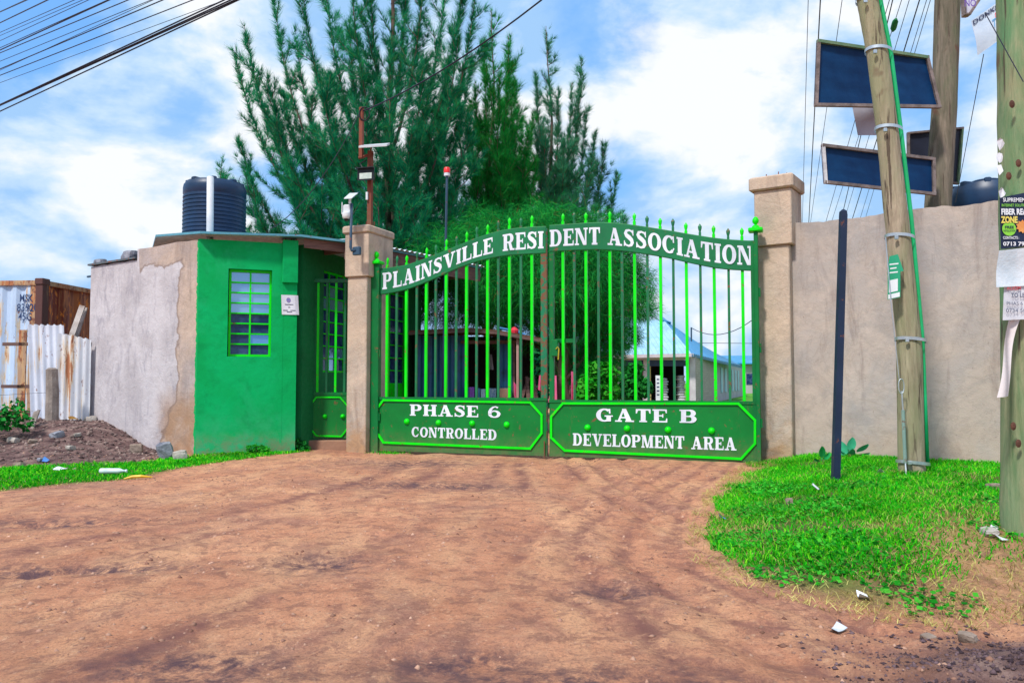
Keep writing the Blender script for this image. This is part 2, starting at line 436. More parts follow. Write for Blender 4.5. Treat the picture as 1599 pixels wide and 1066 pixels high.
GZ = np.where(GY > 60, GZ * 0 - .02 * np.minimum(GY - 60, 60) / 60, GZ)
nx, ny = len(XS), len(YS); idx = np.arange(nx * ny).reshape(ny, nx)
quads = np.stack([idx[:-1, :-1], idx[:-1, 1:], idx[1:, 1:], idx[1:, :-1]], -1).reshape(-1, 4)
gr = raw_mesh('ground', np.stack([GX.ravel(), GY.ravel(), GZ.ravel()], 1), quads, ground_material(), 4, origin=(0, 0, 0), smooth=True)
tag(gr, 'rutted red brown earth track in front of the green gate', None, None, 'structure')
def put_attr(ref, name, arr):
    a = ref['_ob'].data.attributes.new(name, 'FLOAT', 'POINT'); a.data.foreach_set('value', np.asarray(arr, np.float32).ravel())
bd = sdist(GX, GY, BANK); sd = sdist(GX, GY, STRIP); wob = .25 * fbm(GX * 2.2, GY * 2.2, 4, 77)
bare_ = sstep(GX - .42 * GY, -.3, .6) * sstep(-GY, -6.5, -4.6)
put_attr(gr, 'grassy', np.maximum(sstep(bd + wob, -.05, .35) * (1 - .75 * bare_), sstep(sd + wob, -.15, .12)) * .9)
put_attr(gr, 'mound', np.maximum(sstep(GY + wob, 10.1, 10.9) * sstep(-GX + wob, 4.9, 5.6) * (GY < 16), np.exp(-(((GX - 2.15) / .72) ** 2 + ((GY - 3.1) / .42) ** 2) ** 2) * 1.0))
put_attr(gr, 'field', sstep(GY + .12 * GX, 22, 26) * sstep(GX, 4, 9) + 0 * GX)
dmp = np.zeros_like(GX)
for (ax, ay, rr, dd) in DIPS + [(.2, 2.95, (.7, .2), .1), (-1.2, 3.1, (.4, .2), .1), (-1.3, 10.9, (.8, .35), .1), (-.9, 8.8, (.9, .25), .1)]:
    dmp = np.maximum(dmp, np.exp(-(((GX - ax) / (rr[0] * 1.15)) ** 2 + ((GY - ay) / (rr[1] * 1.3)) ** 2)))
put_attr(gr, 'damp', np.clip(dmp * 1.2, 0, 1))
trk_ = sstep(-bd, .05, .25) * sstep(bd, -1.7, -1.0) * np.clip(np.sin(bd * 21 + 2.4 * vnoise(GX * .8, GY * .8, 51)), 0, 1) * .8
for cx0, bend, wid in ((-.9, -4.5, .10), (-1.5, -5.2, .12), (.1, .9, .09), (.75, 1.4, .10), (-.2, -2.2, .08), (1.1, 2.0, .08)):
    q_ = (GX - cx0 - bend * (GY - 11) ** 2 * .01) / wid; trk_ = np.maximum(trk_, np.exp(-q_ * q_) * (GY < 11) * (bd < -.1) * 1.0 * sstep(vnoise(GX * .9, GY * .9, 62), .25, .6))
put_attr(gr, 'track', trk_)

# ================================================================ plaster, paint, metal
def plaster(name, warm=(.42, .31, .24), cool=(.40, .34, .36), dark=(.17, .12, .11), patch=None, green=None, low=0.0, seed=0, rust=.5, rough=1.0):
    k = NT(name, .92); k.b.inputs['Specular IOR Level'].default_value = .2
    c = k.mix(k.ramp(k.noise(.8, 7, .62, .8, seed), (.42, 0.), (.6, 1.)), warm, cool)
    c = k.mix(k.ramp(k.noise(2.6, 8, .68, .6, seed + 2), (.48, 0.), (.70, .55)), c, tuple(v * 1.28 for v in warm))
    st = k.noise(2.2, 7, .7, .8, seed + 4, k.map((1.6, 1.6, .35))); c = k.mix(k.ramp(st, (.52, 0.), (.70, .62)), c, dark); bl = k.noise(1.9, 9, .72, 1.2, seed + 8); c = k.mix(k.ramp(bl, (.50, 0.), (.515, .30), (.56, 0.)), c, tuple(v * .6 for v in warm)); c = k.mix(k.ramp(k.noise(.55, 8, .7, 1, seed + 9), (.50, 0.), (.58, .5)), c, tuple(v * .72 for v in cool))
    X = k.sep()
    foot = k.math('MULTIPLY', k.sm(X[2], low + 1.3, low - .1), k.ramp(k.noise(1.6, 6, .65, 1, seed + 6), (.42, 0.), (.6, 1.)))
    c = k.mix(k.math('MULTIPLY', foot, rust), c, (.42, .22, .09))
    foot2 = k.math('MULTIPLY', k.sm(X[2], low + .5, low), k.ramp(k.noise(2.6, 6, .65, 1, seed + 7), (.45, 0.), (.58, 1.)))
    c = k.mix(k.math('MULTIPLY', foot2, .6), c, (.14, .11, .10))
    spk = k.noise(26, 4, .6, 0, seed + 5); c = k.mix(k.ramp(spk, (.66, 0.), (.72, .5)), c, (.12, .08, .07))
    if patch:        # newer cement skim with a darker rim, coordinates in the wall's own frame
        x0, x1, z0, z1 = patch; w = k.math('MULTIPLY', k.math('SUBTRACT', k.noise(1.7, 6, .6, .4, 31), .5), .75)
        dx = k.math('SUBTRACT', k.math('MULTIPLY', k.math('ABSOLUTE', k.math('SUBTRACT', X[0], (x0 + x1) / 2)), 1.0), (x1 - x0) / 2)
        dz = k.math('SUBTRACT', k.math('ABSOLUTE', k.math('SUBTRACT', X[2], (z0 + z1) / 2)), (z1 - z0) / 2)
        dz = k.math('SUBTRACT', dz, k.sm(X[0], -1.62, -1.74)); cut = k.math('ADD', k.math('MULTIPLY', k.math('ADD', X[0], 1.05), .85), k.math('MULTIPLY', X[2], -.55)); d = k.math('ADD', k.math('MAXIMUM', k.math('MAXIMUM', dx, dz), cut), w)
        fill = k.mix(k.ramp(k.noise(1.4, 7, .6, .5, 33), (.4, 0.), (.6, 1.)), (.46, .42, .44), (.58, .54, .565))
        fill = k.mix(k.ramp(k.noise(3.2, 8, .7, .8, 38, k.map((1.5, 1.5, .6))), (.50, 0.), (.66, .75)), fill, (.31, .285, .33))
        stn = k.math('MULTIPLY', k.math('MULTIPLY', k.sm(X[2], 1.25, .5), k.sm(X[0], -1.25, -.7)), k.ramp(k.noise(2.1, 6, .6, .6, 61), (.36, 0.), (.52, 1.)))
        c = k.mix(k.sm(d, .02, -.02), c, fill); c = k.mix(k.math('MULTIPLY', stn, .75), c, (.36, .21, .12))
        rim = k.math('MULTIPLY', k.sm(d, .07, .01), k.sm(d, -.03, .01)); c = k.mix(k.math('MULTIPLY', rim, .7), c, (.22, .16, .14))
    if green is not None:
        w = k.math('MULTIPLY', k.math('SUBTRACT', k.noise(9, 7, .7, .3, 41), .5), .16)
        g = k.sm(k.math('ADD', X[0], w), green - .004, green + .004); c = k.mix(g, c, (.003, .36, .10))
    n = k.bump(k.noise(2.2, 8, .7, .5, seed + 11), .5 * rough, .05); n = k.bump(k.noise(9, 8, .7, .3, seed + 1), .6 * rough, .025, n); n = k.bump(k.noise(70, 4, .6), .35, .006, n)
    return k.done(c, n)
GREENWALL = NT('green_wall_paint', .7)
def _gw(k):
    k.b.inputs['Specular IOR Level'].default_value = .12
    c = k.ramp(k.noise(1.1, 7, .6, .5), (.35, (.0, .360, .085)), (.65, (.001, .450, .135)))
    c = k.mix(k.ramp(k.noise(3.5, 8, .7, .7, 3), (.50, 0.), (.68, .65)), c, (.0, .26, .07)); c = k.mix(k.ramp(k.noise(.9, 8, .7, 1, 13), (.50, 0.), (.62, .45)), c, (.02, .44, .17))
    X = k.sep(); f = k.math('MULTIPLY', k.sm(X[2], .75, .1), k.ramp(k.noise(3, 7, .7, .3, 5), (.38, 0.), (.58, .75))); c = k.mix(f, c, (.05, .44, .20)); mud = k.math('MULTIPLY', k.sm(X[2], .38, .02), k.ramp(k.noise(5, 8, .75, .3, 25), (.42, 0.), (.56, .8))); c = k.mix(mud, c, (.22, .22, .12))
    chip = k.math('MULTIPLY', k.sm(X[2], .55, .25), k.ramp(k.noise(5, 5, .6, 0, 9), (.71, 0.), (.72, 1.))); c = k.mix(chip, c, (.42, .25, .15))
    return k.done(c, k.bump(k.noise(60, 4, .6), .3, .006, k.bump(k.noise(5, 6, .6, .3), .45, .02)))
GREENWALL = _gw(GREENWALL)
def paint(name, col, rust=0.0, rough=.42, seed=0, worn=None):
    k = NT(name, rough); k.b.inputs['Specular IOR Level'].default_value = .28
    c = k.ramp(k.noise(2.2, 6, .6, .3, seed), (.35, tuple(v * .82 for v in col)), (.65, tuple(min(1, v * 1.12) for v in col)))
    dirt = k.ramp(k.noise(9, 7, .7, .4, seed + 2), (.58, 0.), (.78, .45)); c = k.mix(dirt, c, tuple(v * .5 + .01 for v in col))
    if name.endswith(('gate_paint', 'panel_paint', 'steel')):
        Zz = k.sep()[2]; du = k.math('MULTIPLY', k.sm(Zz, .42, .0), k.ramp(k.noise(6, 8, .75, .3, 71), (.36, .15), (.60, 1.))); c = k.mix(k.math('MULTIPLY', du, .55), c, (.20, .15, .08))
        ru = k.noise(3.3, 7, .75, .4, 73, k.map((3, 3, .45))); c = k.mix(k.ramp(ru, (.60, 0.), (.66, .55)), c, (.10, .11, .04))
    if rust: c = k.mix(k.ramp(k.noise(11, 7, .7, .6, seed + 5), (.62 - rust * .16, 0.), (.66 - rust * .16, .9)), c, (.19, .065, .035))
    r = k.ramp(k.noise(14, 5, .6, 0, seed), (.3, rough * .75), (.7, min(1, rough * 1.35))); k.L.new(r, k.b.inputs['Roughness'])
    return k.done(c, k.bump(k.noise(40, 4, .6), .15, .004))
GDARK = paint('dark_green_gate_paint', (.0, .160, .035), .18, .42)
GBAND = paint('grey_green_band_paint', (.008, .165, .058), .08, .42, 3)
GPANEL = paint('green_panel_paint', (.0, .185, .028), .06, .5, 5)
GBAR = paint('faded_dark_green_bar_paint', (.010, .165, .062), .3, .45, 7)
GRUST = paint('flaking_green_paint_on_rusty_steel', (.008, .19, .085), .85, .6, 9)
LIME = paint('lime_green_paint', (.0, .78, .004), .12, .4, 11)
WHITEP = paint('white_lettering_paint', (.72, .76, .86), .0, .6, 13)
RUSTM = paint('rust_brown_steel', (.19, .055, .035), .6, .75, 15)
BLUEPIPE = paint('slate_blue_paint', (.035, .075, .125), .15, .45, 17)
WHITEPL = paint('white_plastic', (.72, .76, .80), 0, .4, 19)
STEEL = pm('galvanised_steel', (.42, .47, .50), (.60, .65, .68), 9, .38, .05, metal=.7)
BLACKP = paint('black_plastic', (.012, .015, .02), 0, .4, 21)
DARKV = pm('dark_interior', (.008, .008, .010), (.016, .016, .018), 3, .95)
WOODF = pm('weathered_fascia_wood', (.10, .055, .05), (.21, .12, .10), 3, .85, .5, stretch=(1, 1, 8), c3=(.07, .04, .05), s3=1.2)
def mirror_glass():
    k = NT('sky_tinted_window_glass', .04); k.b.inputs['Metallic'].default_value = .55; k.b.inputs['IOR'].default_value = 1.6
    return k.done(k.ramp(k.noise(.7, 3, .5), (.3, (.14, .30, .55)), (.7, (.26, .46, .72))), k.bump(k.noise(2.2, 2, .5), .05, .01))  # blue of the reflected sky is put into the base colour
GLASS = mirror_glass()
def dark_reflection_glass():
    k = NT('window_glass_dark_reflection', .12); k.b.inputs['IOR'].default_value = 1.35
    return k.done(k.ramp(k.noise(3.1, 5, .6, .3), (.42, (.004, .02, .09)), (.62, (.05, .09, .20))))  # dark reflection of the surroundings painted into the pane colour
GLASS_DARKREFL = dark_reflection_glass()

# ================================================================ frames of the main faces
F_G = frame2((-.1712 * 12.7, 12.7), (.3060 * 10.75, 10.75))                 # main gate
F_R = frame2((.3500 * 10.85, 10.85), (.6124 * 9.5, 9.5))                    # wall at the right
F_H = frame2((-4.88, 12.4), (-3.45, 12.9))                                  # painted front of the guard hut
F_Y = frame2((-7.5, 14.18), (-4.88, 12.4))                                  # bare grey face of the hut
F_L = Frame((*G(541, 706)[:2], 0), (.925, -.38))                            # left gate pillar
F_P = frame2((-3.47, 13.42), (-2.70, 13.42))                                # small gate
F_S = frame2((-3.36, 13.30), (-2.05, 18.0))                                 # side wall of the hut behind the gate

def wall_with_holes(mb, x0, x1, z0, z1, y0, y1, holes):
    xs = sorted({x0, x1, *[h[0] for h in holes], *[h[1] for h in holes]}); zs = sorted({z0, z1, *[h[2] for h in holes], *[h[3] for h in holes]})
    for a, b in zip(xs, xs[1:]):
        run = None
        for c, d in zip(zs, zs[1:]):
            solid = not any(h[0] <= (a + b) / 2 <= h[1] and h[2] <= (c + d) / 2 <= h[3] for h in holes)
            if solid: run = [run[0] if run else c, d]
            if (not solid or d == zs[-1]) and run: mb.box(a, b, y0, y1, run[0], run[1]); run = None
    return mb
def window(parent, F, x0, x1, z0, z1, y, ncol, nrow, fm, name='window', panes=None, fr=.035, bar=.022):
    mb = MB(F); mb.box(x0, x0 + fr, y, y + .04, z0, z1); mb.box(x1 - fr, x1, y, y + .04, z0, z1)
    mb.box(x0 + fr, x1 - fr, y, y + .04, z0, z0 + fr); mb.box(x0 + fr, x1 - fr, y, y + .04, z1 - fr, z1)
    w = mb.build(name, fm, parent)
    a, b, c, d = x0 + fr, x1 - fr, z0 + fr, z1 - fr
    cw, rh = (b - a) / ncol, (d - c) / nrow
    for i in range(1, ncol): MB(F).box(a + i * cw - bar * .6, a + i * cw + bar * .6, y + .004, y + .036, c, d).build('glazing_bar', fm, w)
    for j in range(1, nrow): MB(F).box(a, b, y + .001, y + .032, c + j * rh - bar / 2, c + j * rh + bar / 2).build('glazing_bar', fm, w)
    for i in range(ncol):
        for j in range(nrow):
            pm_ = panes(i, j) if panes else GLASS
            t = random.uniform(-.004, .004)
            m = MB(F); yy = y + .030
            m.add([(a + i * cw, yy + t, c + j * rh), (a + (i + 1) * cw, yy - t, c + j * rh), (a + (i + 1) * cw, yy - t + .003, c + (j + 1) * rh), (a + i * cw, yy + t + .003, c + (j + 1) * rh)], [(0, 1, 2, 3)])
            m.build('pane', pm_, w)
    return w

# ================================================================ guard hut
hut = thing('guard_hut', 'guard hut with bright green front wall, bare grey side wall and thin sheet roof', 'building', (-4.88, 12.4, 0), F_H.ang)
PL_GREY = plaster('bare_cement_plaster', (.50, .38, .31), (.44, .37, .36), patch=(-6.0, -.52, -.55, 2.98), green=-.045, seed=3)
# parts are in the hut's own frame, so bring the grey face's patch into it
PL_RIGHT = plaster('cement_render', (.47, .385, .33), (.39, .35, .335), seed=13, rust=.35, rough=.45)
PL_PIL = plaster('pillar_render', (.55, .42, .32), (.46, .385, .325), seed=23, rust=.75)
H = 3.34
wx0, wzt = F_H.px(357, 419, .0); wx1, wzb = F_H.px(423, 557, .0)
cs0, _ = F_H.px(442, 500); cs1, _ = F_H.px(463.5, 500)
mb = MB(F_H); wall_with_holes(mb, .0, cs0, -.3, H, 0, .2, [(wx0, wx1, wzb, wzt)])
mb.build('wall', GREENWALL, hut)
gx = lambda px: F_Y.px(px, 500)[0]
LY = F_Y.len
mb = MB(F_Y); s1 = gx(212)
def ragged(x0, x1, z, n, amp=.012): return [(x0 + (x1 - x0) * i / n, z + random.uniform(-amp, amp)) for i in range(n + 1)]
mb.prism([(0, -.3), (s1, -.3)] + ragged(0, s1, 3.16, 8)[::-1], 0, .2)
mb.prism([(s1 + .001, -.3), (LY, -.3)] + ragged(s1 + .001, LY, H, 6)[::-1], 0.001, .2)
# build with its own matrix: the plaster patch is laid out along this face
yr = thing('side', None, None, (-4.88, 12.4, 0), F_Y.ang); yr['_ob'].name = 'tmp_side'
gw = mb.build('wall', PL_GREY, yr); o_ = gw['_ob']; o_.parent = hut['_ob']
o_.matrix_parent_inverse = Matrix(); o_.matrix_local = Matrix(np.linalg.inv(np.array(hut['_mw'])).tolist()) @ Matrix(yr['_mw'])
bpy.data.objects.remove(yr['_ob']); tag(gw, 'bare grey cement side wall with patched plaster')
def coping(F, x0, x1, z): return MB(F).box(x0 - .05, x1, -.04, .24, z, z + .03)
tag(coping(F_Y, 0, s1 - .01, 3.175).build('coping', paint('dull_roof_sheet', (.10, .13, .15), .5, .6, 31), hut), None)
mb = MB(F_Y); mb.box(-.18, -.02, .02, .05, 2.98, 3.01); mb.build('drip_spout', BLUEPIPE, hut)
# recess lining and window
window(hut, F_H, wx0 + .012, wx1 - .002, wzb + .003, wzt - .003, .10, 2, 8, LIME, panes=lambda i, j: GLASS if j >= 4 else (GLASS if (j == 1 and i == 1) else GLASS_DARKREFL))  # reflection painted pane by pane: sky blue above, mostly dark below
MB(F_H).box(wx0 - .02, wx1 + .02, .21, .23, wzb - .02, wzt + .02).build('window_backing', DARKV, hut)
# corner column
x0_, zblk = F_H.px(441, 441, -.06); x1_, _ = F_H.px(463.5, 441, -.06)
mb = MB(F_H); mb.box(cs0 + .001, cs1, 0.002, .42, -.3, zblk); mb.build('column', GREENWALL, hut)
mb = MB(F_H); mb.box(x0_, x1_ + .02, -.06, .62, zblk, H + .05, .008); mb.build('column_head', GREENWALL, hut)
for q in (.05, .14, .22): MB(F_H).tube([(x0_ + q, .1, H), (x0_ + q + .005, .1, H + .17)], .008, 5).build('rebar', RUSTM, hut)
# side wall behind the gates with its window and door
a0, zt = F_S.px(506, 421); a1, zb = F_S.px(543, 582)
d0, dt = F_S.px(600, 452); d1, _ = F_S.px(636, 452)
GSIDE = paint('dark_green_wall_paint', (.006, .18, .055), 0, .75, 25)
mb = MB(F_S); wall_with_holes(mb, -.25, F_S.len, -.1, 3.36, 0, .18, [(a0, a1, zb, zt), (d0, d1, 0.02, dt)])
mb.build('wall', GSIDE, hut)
window(hut, F_S, a0, a1, zb, zt, .06, 3, 8, LIME, panes=lambda i, j: GLASS_DARKREFL if random.random() < .7 else GLASS)
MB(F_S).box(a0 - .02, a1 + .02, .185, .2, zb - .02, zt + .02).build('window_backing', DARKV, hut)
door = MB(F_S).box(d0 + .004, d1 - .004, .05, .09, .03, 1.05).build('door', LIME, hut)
window(door, F_S, d0 + .004, d1 - .004, 1.051, dt - .01, .05, 3, 7, LIME, name='glazing', panes=lambda i, j: GLASS_DARKREFL)
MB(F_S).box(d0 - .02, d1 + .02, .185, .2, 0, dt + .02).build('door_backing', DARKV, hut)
# roof
RA = [P(243, 366.5, 13.15), P(312, 361, 12.25), P(470, 366, 12.7), P(541, 375, 12.95), P(752, 417, 16.6), np.array([-2.2, 20, 3.85]), np.array([-8.0, 17.5, 3.75])]
sheet = paint('blue_roof_sheet', (.10, .32, .42), .2, .4, 27)
roof = MB().slab(RA, .035).build('roof', sheet, hut)
def board(a, b, h, t, name, mat, parent, drop=.04):
    F = Frame((a[0], a[1], 0), (b[0] - a[0], b[1] - a[1])); L = F.len
    m = MB(F); m.add([(0, 0, a[2] - drop - h), (L, 0, b[2] - drop - h), (L, t, b[2] - drop - h), (0, t, a[2] - drop - h), (0, 0, a[2] - drop), (L, 0, b[2] - drop), (L, t, b[2] - drop), (0, t, a[2] - drop)],
                     [(0, 1, 5, 4), (1, 2, 6, 5), (2, 3, 7, 6), (3, 0, 4, 7), (4, 5, 6, 7), (3, 2, 1, 0)])
    return m.build(name, mat, parent)
board(RA[3] + [-.02, .05, 0], RA[4] + [-.03, 0, 0], .26, .03, 'fascia', WOODF, hut)
c_in = RA[2] + np.array([.02, .12, 0]); board(c_in, RA[3] + [-.05, .08, 0], .15, .03, 'fascia', WOODF, hut)
# wavy edge of the roof sheets along the fascia
a, b = RA[3] + [0, 0, .012], RA[4] + [0, 0, .012]; F = Frame((a[0], a[1], 0), (b[0] - a[0], b[1] - a[1]))
m = MB(F); m.grid(lambda u, v: (u * F.len, -.07 + v * .9, a[2] + (b[2] - a[2]) * u + .018 * math.sin(u * F.len / .15 * 2 * math.pi) + v * .03), 200, 2)
m.build('roof_sheet', pm('old_tin_sheet', (.45, .55, .60), (.62, .72, .78), 4, .5, .2), hut)
for i in range(5):
    x = .4 + i * .95; MB(F).box(x, x + .05, .05, .9, 3.30, 3.38).build('rafter', WOODF, hut)

# ================================================================ gate pillars
def pillar(F, xa, xb, dep, zblk, zcap, ztop, label, over, seed, y0):
    o = F.pt((xa + xb) / 2, y0 + dep / 2, 0)
    t = thing('gate_pillar', label, 'pillar', o, F.ang, 'pillars of the main gate')
    MB(F).box(xa, xb, y0, y0 + dep, -.25, zblk, .012).build('shaft', PL_PIL, t)
    MB(F).box(xa - .03, xb + .05, y0 - .04, y0 + dep + .05, zblk, zcap, .012).build('block', PL_PIL, t)
    MB(F).box(xa - over, xb + over, y0 - over, y0 + dep + over, zcap, ztop, .02).build('cap', PL_PIL, t)
    for i in range(4):
        x, y = xa + .1 + .08 * i, y0 + .12 + .1 * (i % 2)
        MB(F).tube([(x, y, ztop), (x + .004 * i, y, ztop + random.uniform(.05, .13))], .007, 5).build('rebar', RUSTM, t)
    return t
xl, _ = F_L.px(541, 600); xr_, _ = F_L.px(571.5, 600)
zb1 = F_L.px(545, 433)[1]; zc1 = F_L.px(545, 366)[1]; zt1 = F_L.px(545, 354)[1]
pillar(F_L, xl, xr_, .66, zb1, zc1, zt1, 'cement gate pillar between small gate and left gate leaf, steel mast on its cap', .07, 1, 0)
zb2 = F_R.px(1190, 385, -.14)[1]; zc2 = F_R.px(1190, 299, -.14)[1]; zt2 = F_R.px(1190, 276, -.2)[1]
xa, _ = F_R.px(1185, 500, -.14); xb, _ = F_R.px(1234, 500, -.14)
pillar(F_R, xa, xb, .46, zb2, zc2, zt2, 'tall cement gate pillar at the end of the long grey wall, cap bare', .09, 2, -.14)

# ================================================================ wall at the right
top = []
x = xb + .002
while x < 7.4:
    top.append((x, 3.28 + .05 * float(fbm(np.array([x * 1.3]), np.array([0.]), 4, 3)[0]) * 2 + random.uniform(-.008, .008) + (.05 if x < xb + .25 else 0) * 0)); x += .07
mb = MB(F_R); mb.prism([(xb + .002, -.3), (7.4, -.3)] + top[::-1], .0, .2)
tag(mb.build('boundary_wall', PL_RIGHT), 'long grey cement rendered boundary wall behind the leaning pole', 'wall')

# ================================================================ slab-serif lettering
def rect(a, b, c, d): return [(a, c), (b, c), (b, d), (a, d)]
def strip(pts):
    """pts: (x, z, nx, nz, w) centre, normal, width -> list of quads"""
    out = []
    for p, q in zip(pts, pts[1:]):
        out.append([(p[0] - p[2] * p[4] / 2, p[1] - p[3] * p[4] / 2), (q[0] - q[2] * q[4] / 2, q[1] - q[3] * q[4] / 2),
                    (q[0] + q[2] * q[4] / 2, q[1] + q[3] * q[4] / 2), (p[0] + p[2] * p[4] / 2, p[1] + p[3] * p[4] / 2)])
    return out
T, t_, SH, SE = .25, .11, .105, .075
def arc(cx, cz, rx, rz, a0, a1, n=12, thick=T, thin=t_):
    pts = []
    for i in range(n + 1):
        a = R(a0 + (a1 - a0) * i / n); c, s = math.cos(a), math.sin(a); w = thin + (thick - thin) * abs(c) ** 1.3
        pts.append((cx + rx * c, cz + rz * s, c, s, w))
    return strip(pts)
def foot(x0, x1, top=False): return rect(x0 - SE, x1 + SE, 1 - SH if top else 0, 1 if top else SH)
def st(x, w=T): return rect(x, x + w, 0, 1)
def glyph(ch):
    g = []
    if ch == 'I': g = [st(.08), foot(.08, .08 + T), foot(.08, .08 + T, 1)]; w = .41
    elif ch == 'L': g = [st(.08), foot(.08, .33), foot(.08, .33, 1), rect(.33, .72, 0, .11), [(.66, 0), (.76, 0), (.76, .36), (.70, .36)]]; w = .78
    elif ch == 'E': g = [st(.08), rect(0, .74, 0, .11), rect(0, .72, .89, 1), rect(.3, .55, .455, .555), [(.66, 0), (.76, 0), (.76, .31), (.71, .31)], [(.70, 1), (.64, 1), (.70, .70), (.74, .70)], rect(.50, .56, .37, .64), [(.64, .9), (.74, 1), (.74, .70), (.69, .70)]]; w = .78
    elif ch == 'T': g = [rect(.28, .53, 0, 1), foot(.28, .53), rect(.02, .79, .89, 1), [(.02, 1), (.02, .66), (.08, .66), (.14, .92)], [(.79, 1), (.79, .66), (.73, .66), (.67, .92)]]; w = .81
    elif ch == 'H': g = [st(.08), foot(.08, .33), foot(.08, .33, 1), st(.62), foot(.62, .87), foot(.62, .87, 1), rect(.3, .65, .45, .56)]; w = .95
    elif ch == 'N': g = [rect(.08, .19, 0, 1), foot(.06, .21), rect(0, .28, .895, 1), [(.08, 1), (.34, 1), (.83, 0), (.60, 0)], rect(.72, .83, 0, 1), foot(.70, .85, 1)]; w = .93
    elif ch == 'M': g = [rect(.08, .19, 0, 1), foot(.06, .21), rect(0, .3, .895, 1), [(.08, 1), (.36, 1), (.62, 0), (.46, 0)], [(.62, 0), (.50, 0), (.76, 1), (.86, 1)], rect(.78, 1.02, 0, 1), foot(.78, 1.02), rect(.78, 1.1, .895, 1)]; w = 1.12
    elif ch == 'A': g = [[(.12, 0), (.24, 0), (.50, 1), (.40, 1)], [(.36, 1), (.58, 1), (.90, 0), (.62, 0)], rect(.26, .66, .27, .37), rect(0, .36, 0, SH), rect(.54, 1.0, 0, SH)]; w = 1.0
    elif ch == 'V': g = [[(.10, 1), (.38, 1), (.60, 0), (.42, 0)], [(.76, 1), (.88, 1), (.60, 0), (.50, 0)], rect(0, .46, 1 - SH, 1), rect(.64, .98, 1 - SH, 1)]; w = .98
    elif ch in 'PRB':
        g = [st(.08), foot(.08, .33), rect(0, .5, .895, 1), rect(.3, .5, .44, .54)] + arc(.48, .72, .215, .23, -90, 90)
        w = .84
        if ch == 'R': g += [[(.42, .5), (.62, .5), (.80, 0), (.56, 0)], rect(.56, .90, 0, SH)]; w = .90
        if ch == 'B': g += [rect(.2, .5, 0, .105)] + arc(.50, .275, .235, .225, -90, 90); w = .88
    elif ch == 'D': g = [st(.08), rect(0, .44, 0, .11), rect(0, .44, .89, 1)] + arc(.42, .5, .34, .445, -90, 90, 16); w = .92
    elif ch == 'O': g = arc(.44, .5, .315, .45, 0, 360, 26); w = .88
    elif ch in 'CG':
        g = arc(.45, .5, .325, .45, 48, 312, 20) + [[(.66, .97), (.76, 1.0), (.78, .62), (.70, .62)]]; w = .86
        if ch == 'G': g += [rect(.56, .80, .02, .46), rect(.46, .90, .38, .48)]; w = .94
        else: g += [[(.68, .10), (.80, .28), (.74, .34), (.62, .16)]]
    elif ch == 'S':
        g = strip([(*q, .0, 0) for q in []]) if 0 else []
        ctl = [(.66, .80), (.58, .91), (.40, .955), (.22, .90), (.165, .76), (.24, .64), (.42, .53), (.58, .40), (.62, .25), (.55, .11), (.38, .045), (.20, .09), (.11, .20)]
        ws = [.10, .11, .11, .17, .22, .25, .27, .25, .22, .17, .11, .11, .10]
        pts = []
        for i, (px, pz) in enumerate(ctl):
            p0, p1 = ctl[max(i - 1, 0)], ctl[min(i + 1, 12)]; dx, dz = p1[0] - p0[0], p1[1] - p0[1]; l = math.hypot(dx, dz)
            pts.append((px, pz, dz / l, -dx / l, ws[i]))
        g = strip(pts) + [[(.62, .96), (.70, 1.0), (.71, .66), (.65, .66)], [(.06, .33), (.12, .33), (.16, .05), (.05, 0)]]; w = .77
    elif ch == '6':
        g = arc(.43, .31, .29, .265, 0, 360, 22, .22, .10); ctl = [(.67, .86), (.52, .95), (.36, .90), (.22, .72), (.15, .50), (.155, .32)]; ws = [.14, .10, .13, .18, .22, .22]; pts = []
        for i, (px, pz) in enumerate(ctl):
            p0, p1 = ctl[max(i - 1, 0)], ctl[min(i + 1, 5)]; dx, dz = p1[0] - p0[0], p1[1] - p0[1]; l = math.hypot(dx, dz)
            pts.append((px, pz, dz / l, -dx / l, ws[i]))
        g += strip(pts); w = .84
    else: w = .45; g = []
    return w, g
def lettering(word, F, fn, y, parent, skip=None, gap=.075):
    """fn(u, v) gives (x, z) on the face for u,v in 0..1 over the word's box; every letter is its own part"""
    tot = sum(glyph(c)[0] + gap for c in word) - gap; x = 0
    for ch in word:
        w, g = glyph(ch)
        if g:
            mb = MB(F)
            for i, poly in enumerate(g):
                yy = y - .0004 * i
                mb.add([(fn((x + a) / tot, b)[0], yy, fn((x + a) / tot, b)[1]) for a, b in poly], [tuple(range(len(poly)))])
            mb.build('letter', WHITEP, parent)
        x += w + gap

# ================================================================ main gate
BT = {0: [(594, 420), (635, 414), (672, 401), (710, 386), (747, 371), (785, 360), (822, 355.5), (852, 354)],
      1: [(858, 352.5), (896, 350), (934, 348), (971, 350), (1009, 355), (1046, 361), (1084, 367.5), (1121.5, 373), (1159, 376), (1180, 376.5)]}
BB = {0: [(594, 459), (635, 451), (672, 437), (710, 420), (747, 407), (785, 399), (822, 396), (852, 394.5)],
      1: [(858, 392), (896, 390), (934, 389), (971, 391), (1009, 396), (1046, 402.5), (1084, 411), (1121, 418), (1159, 421), (1180, 421.6)]}
BARS = {0: [604, 619, 634, 650, 665, 680, 696, 712, 728, 744, 761, 778, 795.5, 813, 830.5],
        1: [879.4, 896.7, 915.5, 934.6, 953, 972, 992, 1012, 1032.6, 1052.5, 1073, 1095, 1116.7, 1139, 1161]}
OCT = {0: [(586, 642), (599, 624.5), (828, 628), (846, 648), (846, 676), (828, 700), (599, 690.5), (586, 670)],
       1: [(861, 650), (879, 629.5), (1153, 630), (1179, 656), (1179, 692), (1157, 716), (882, 703), (861, 683)]}
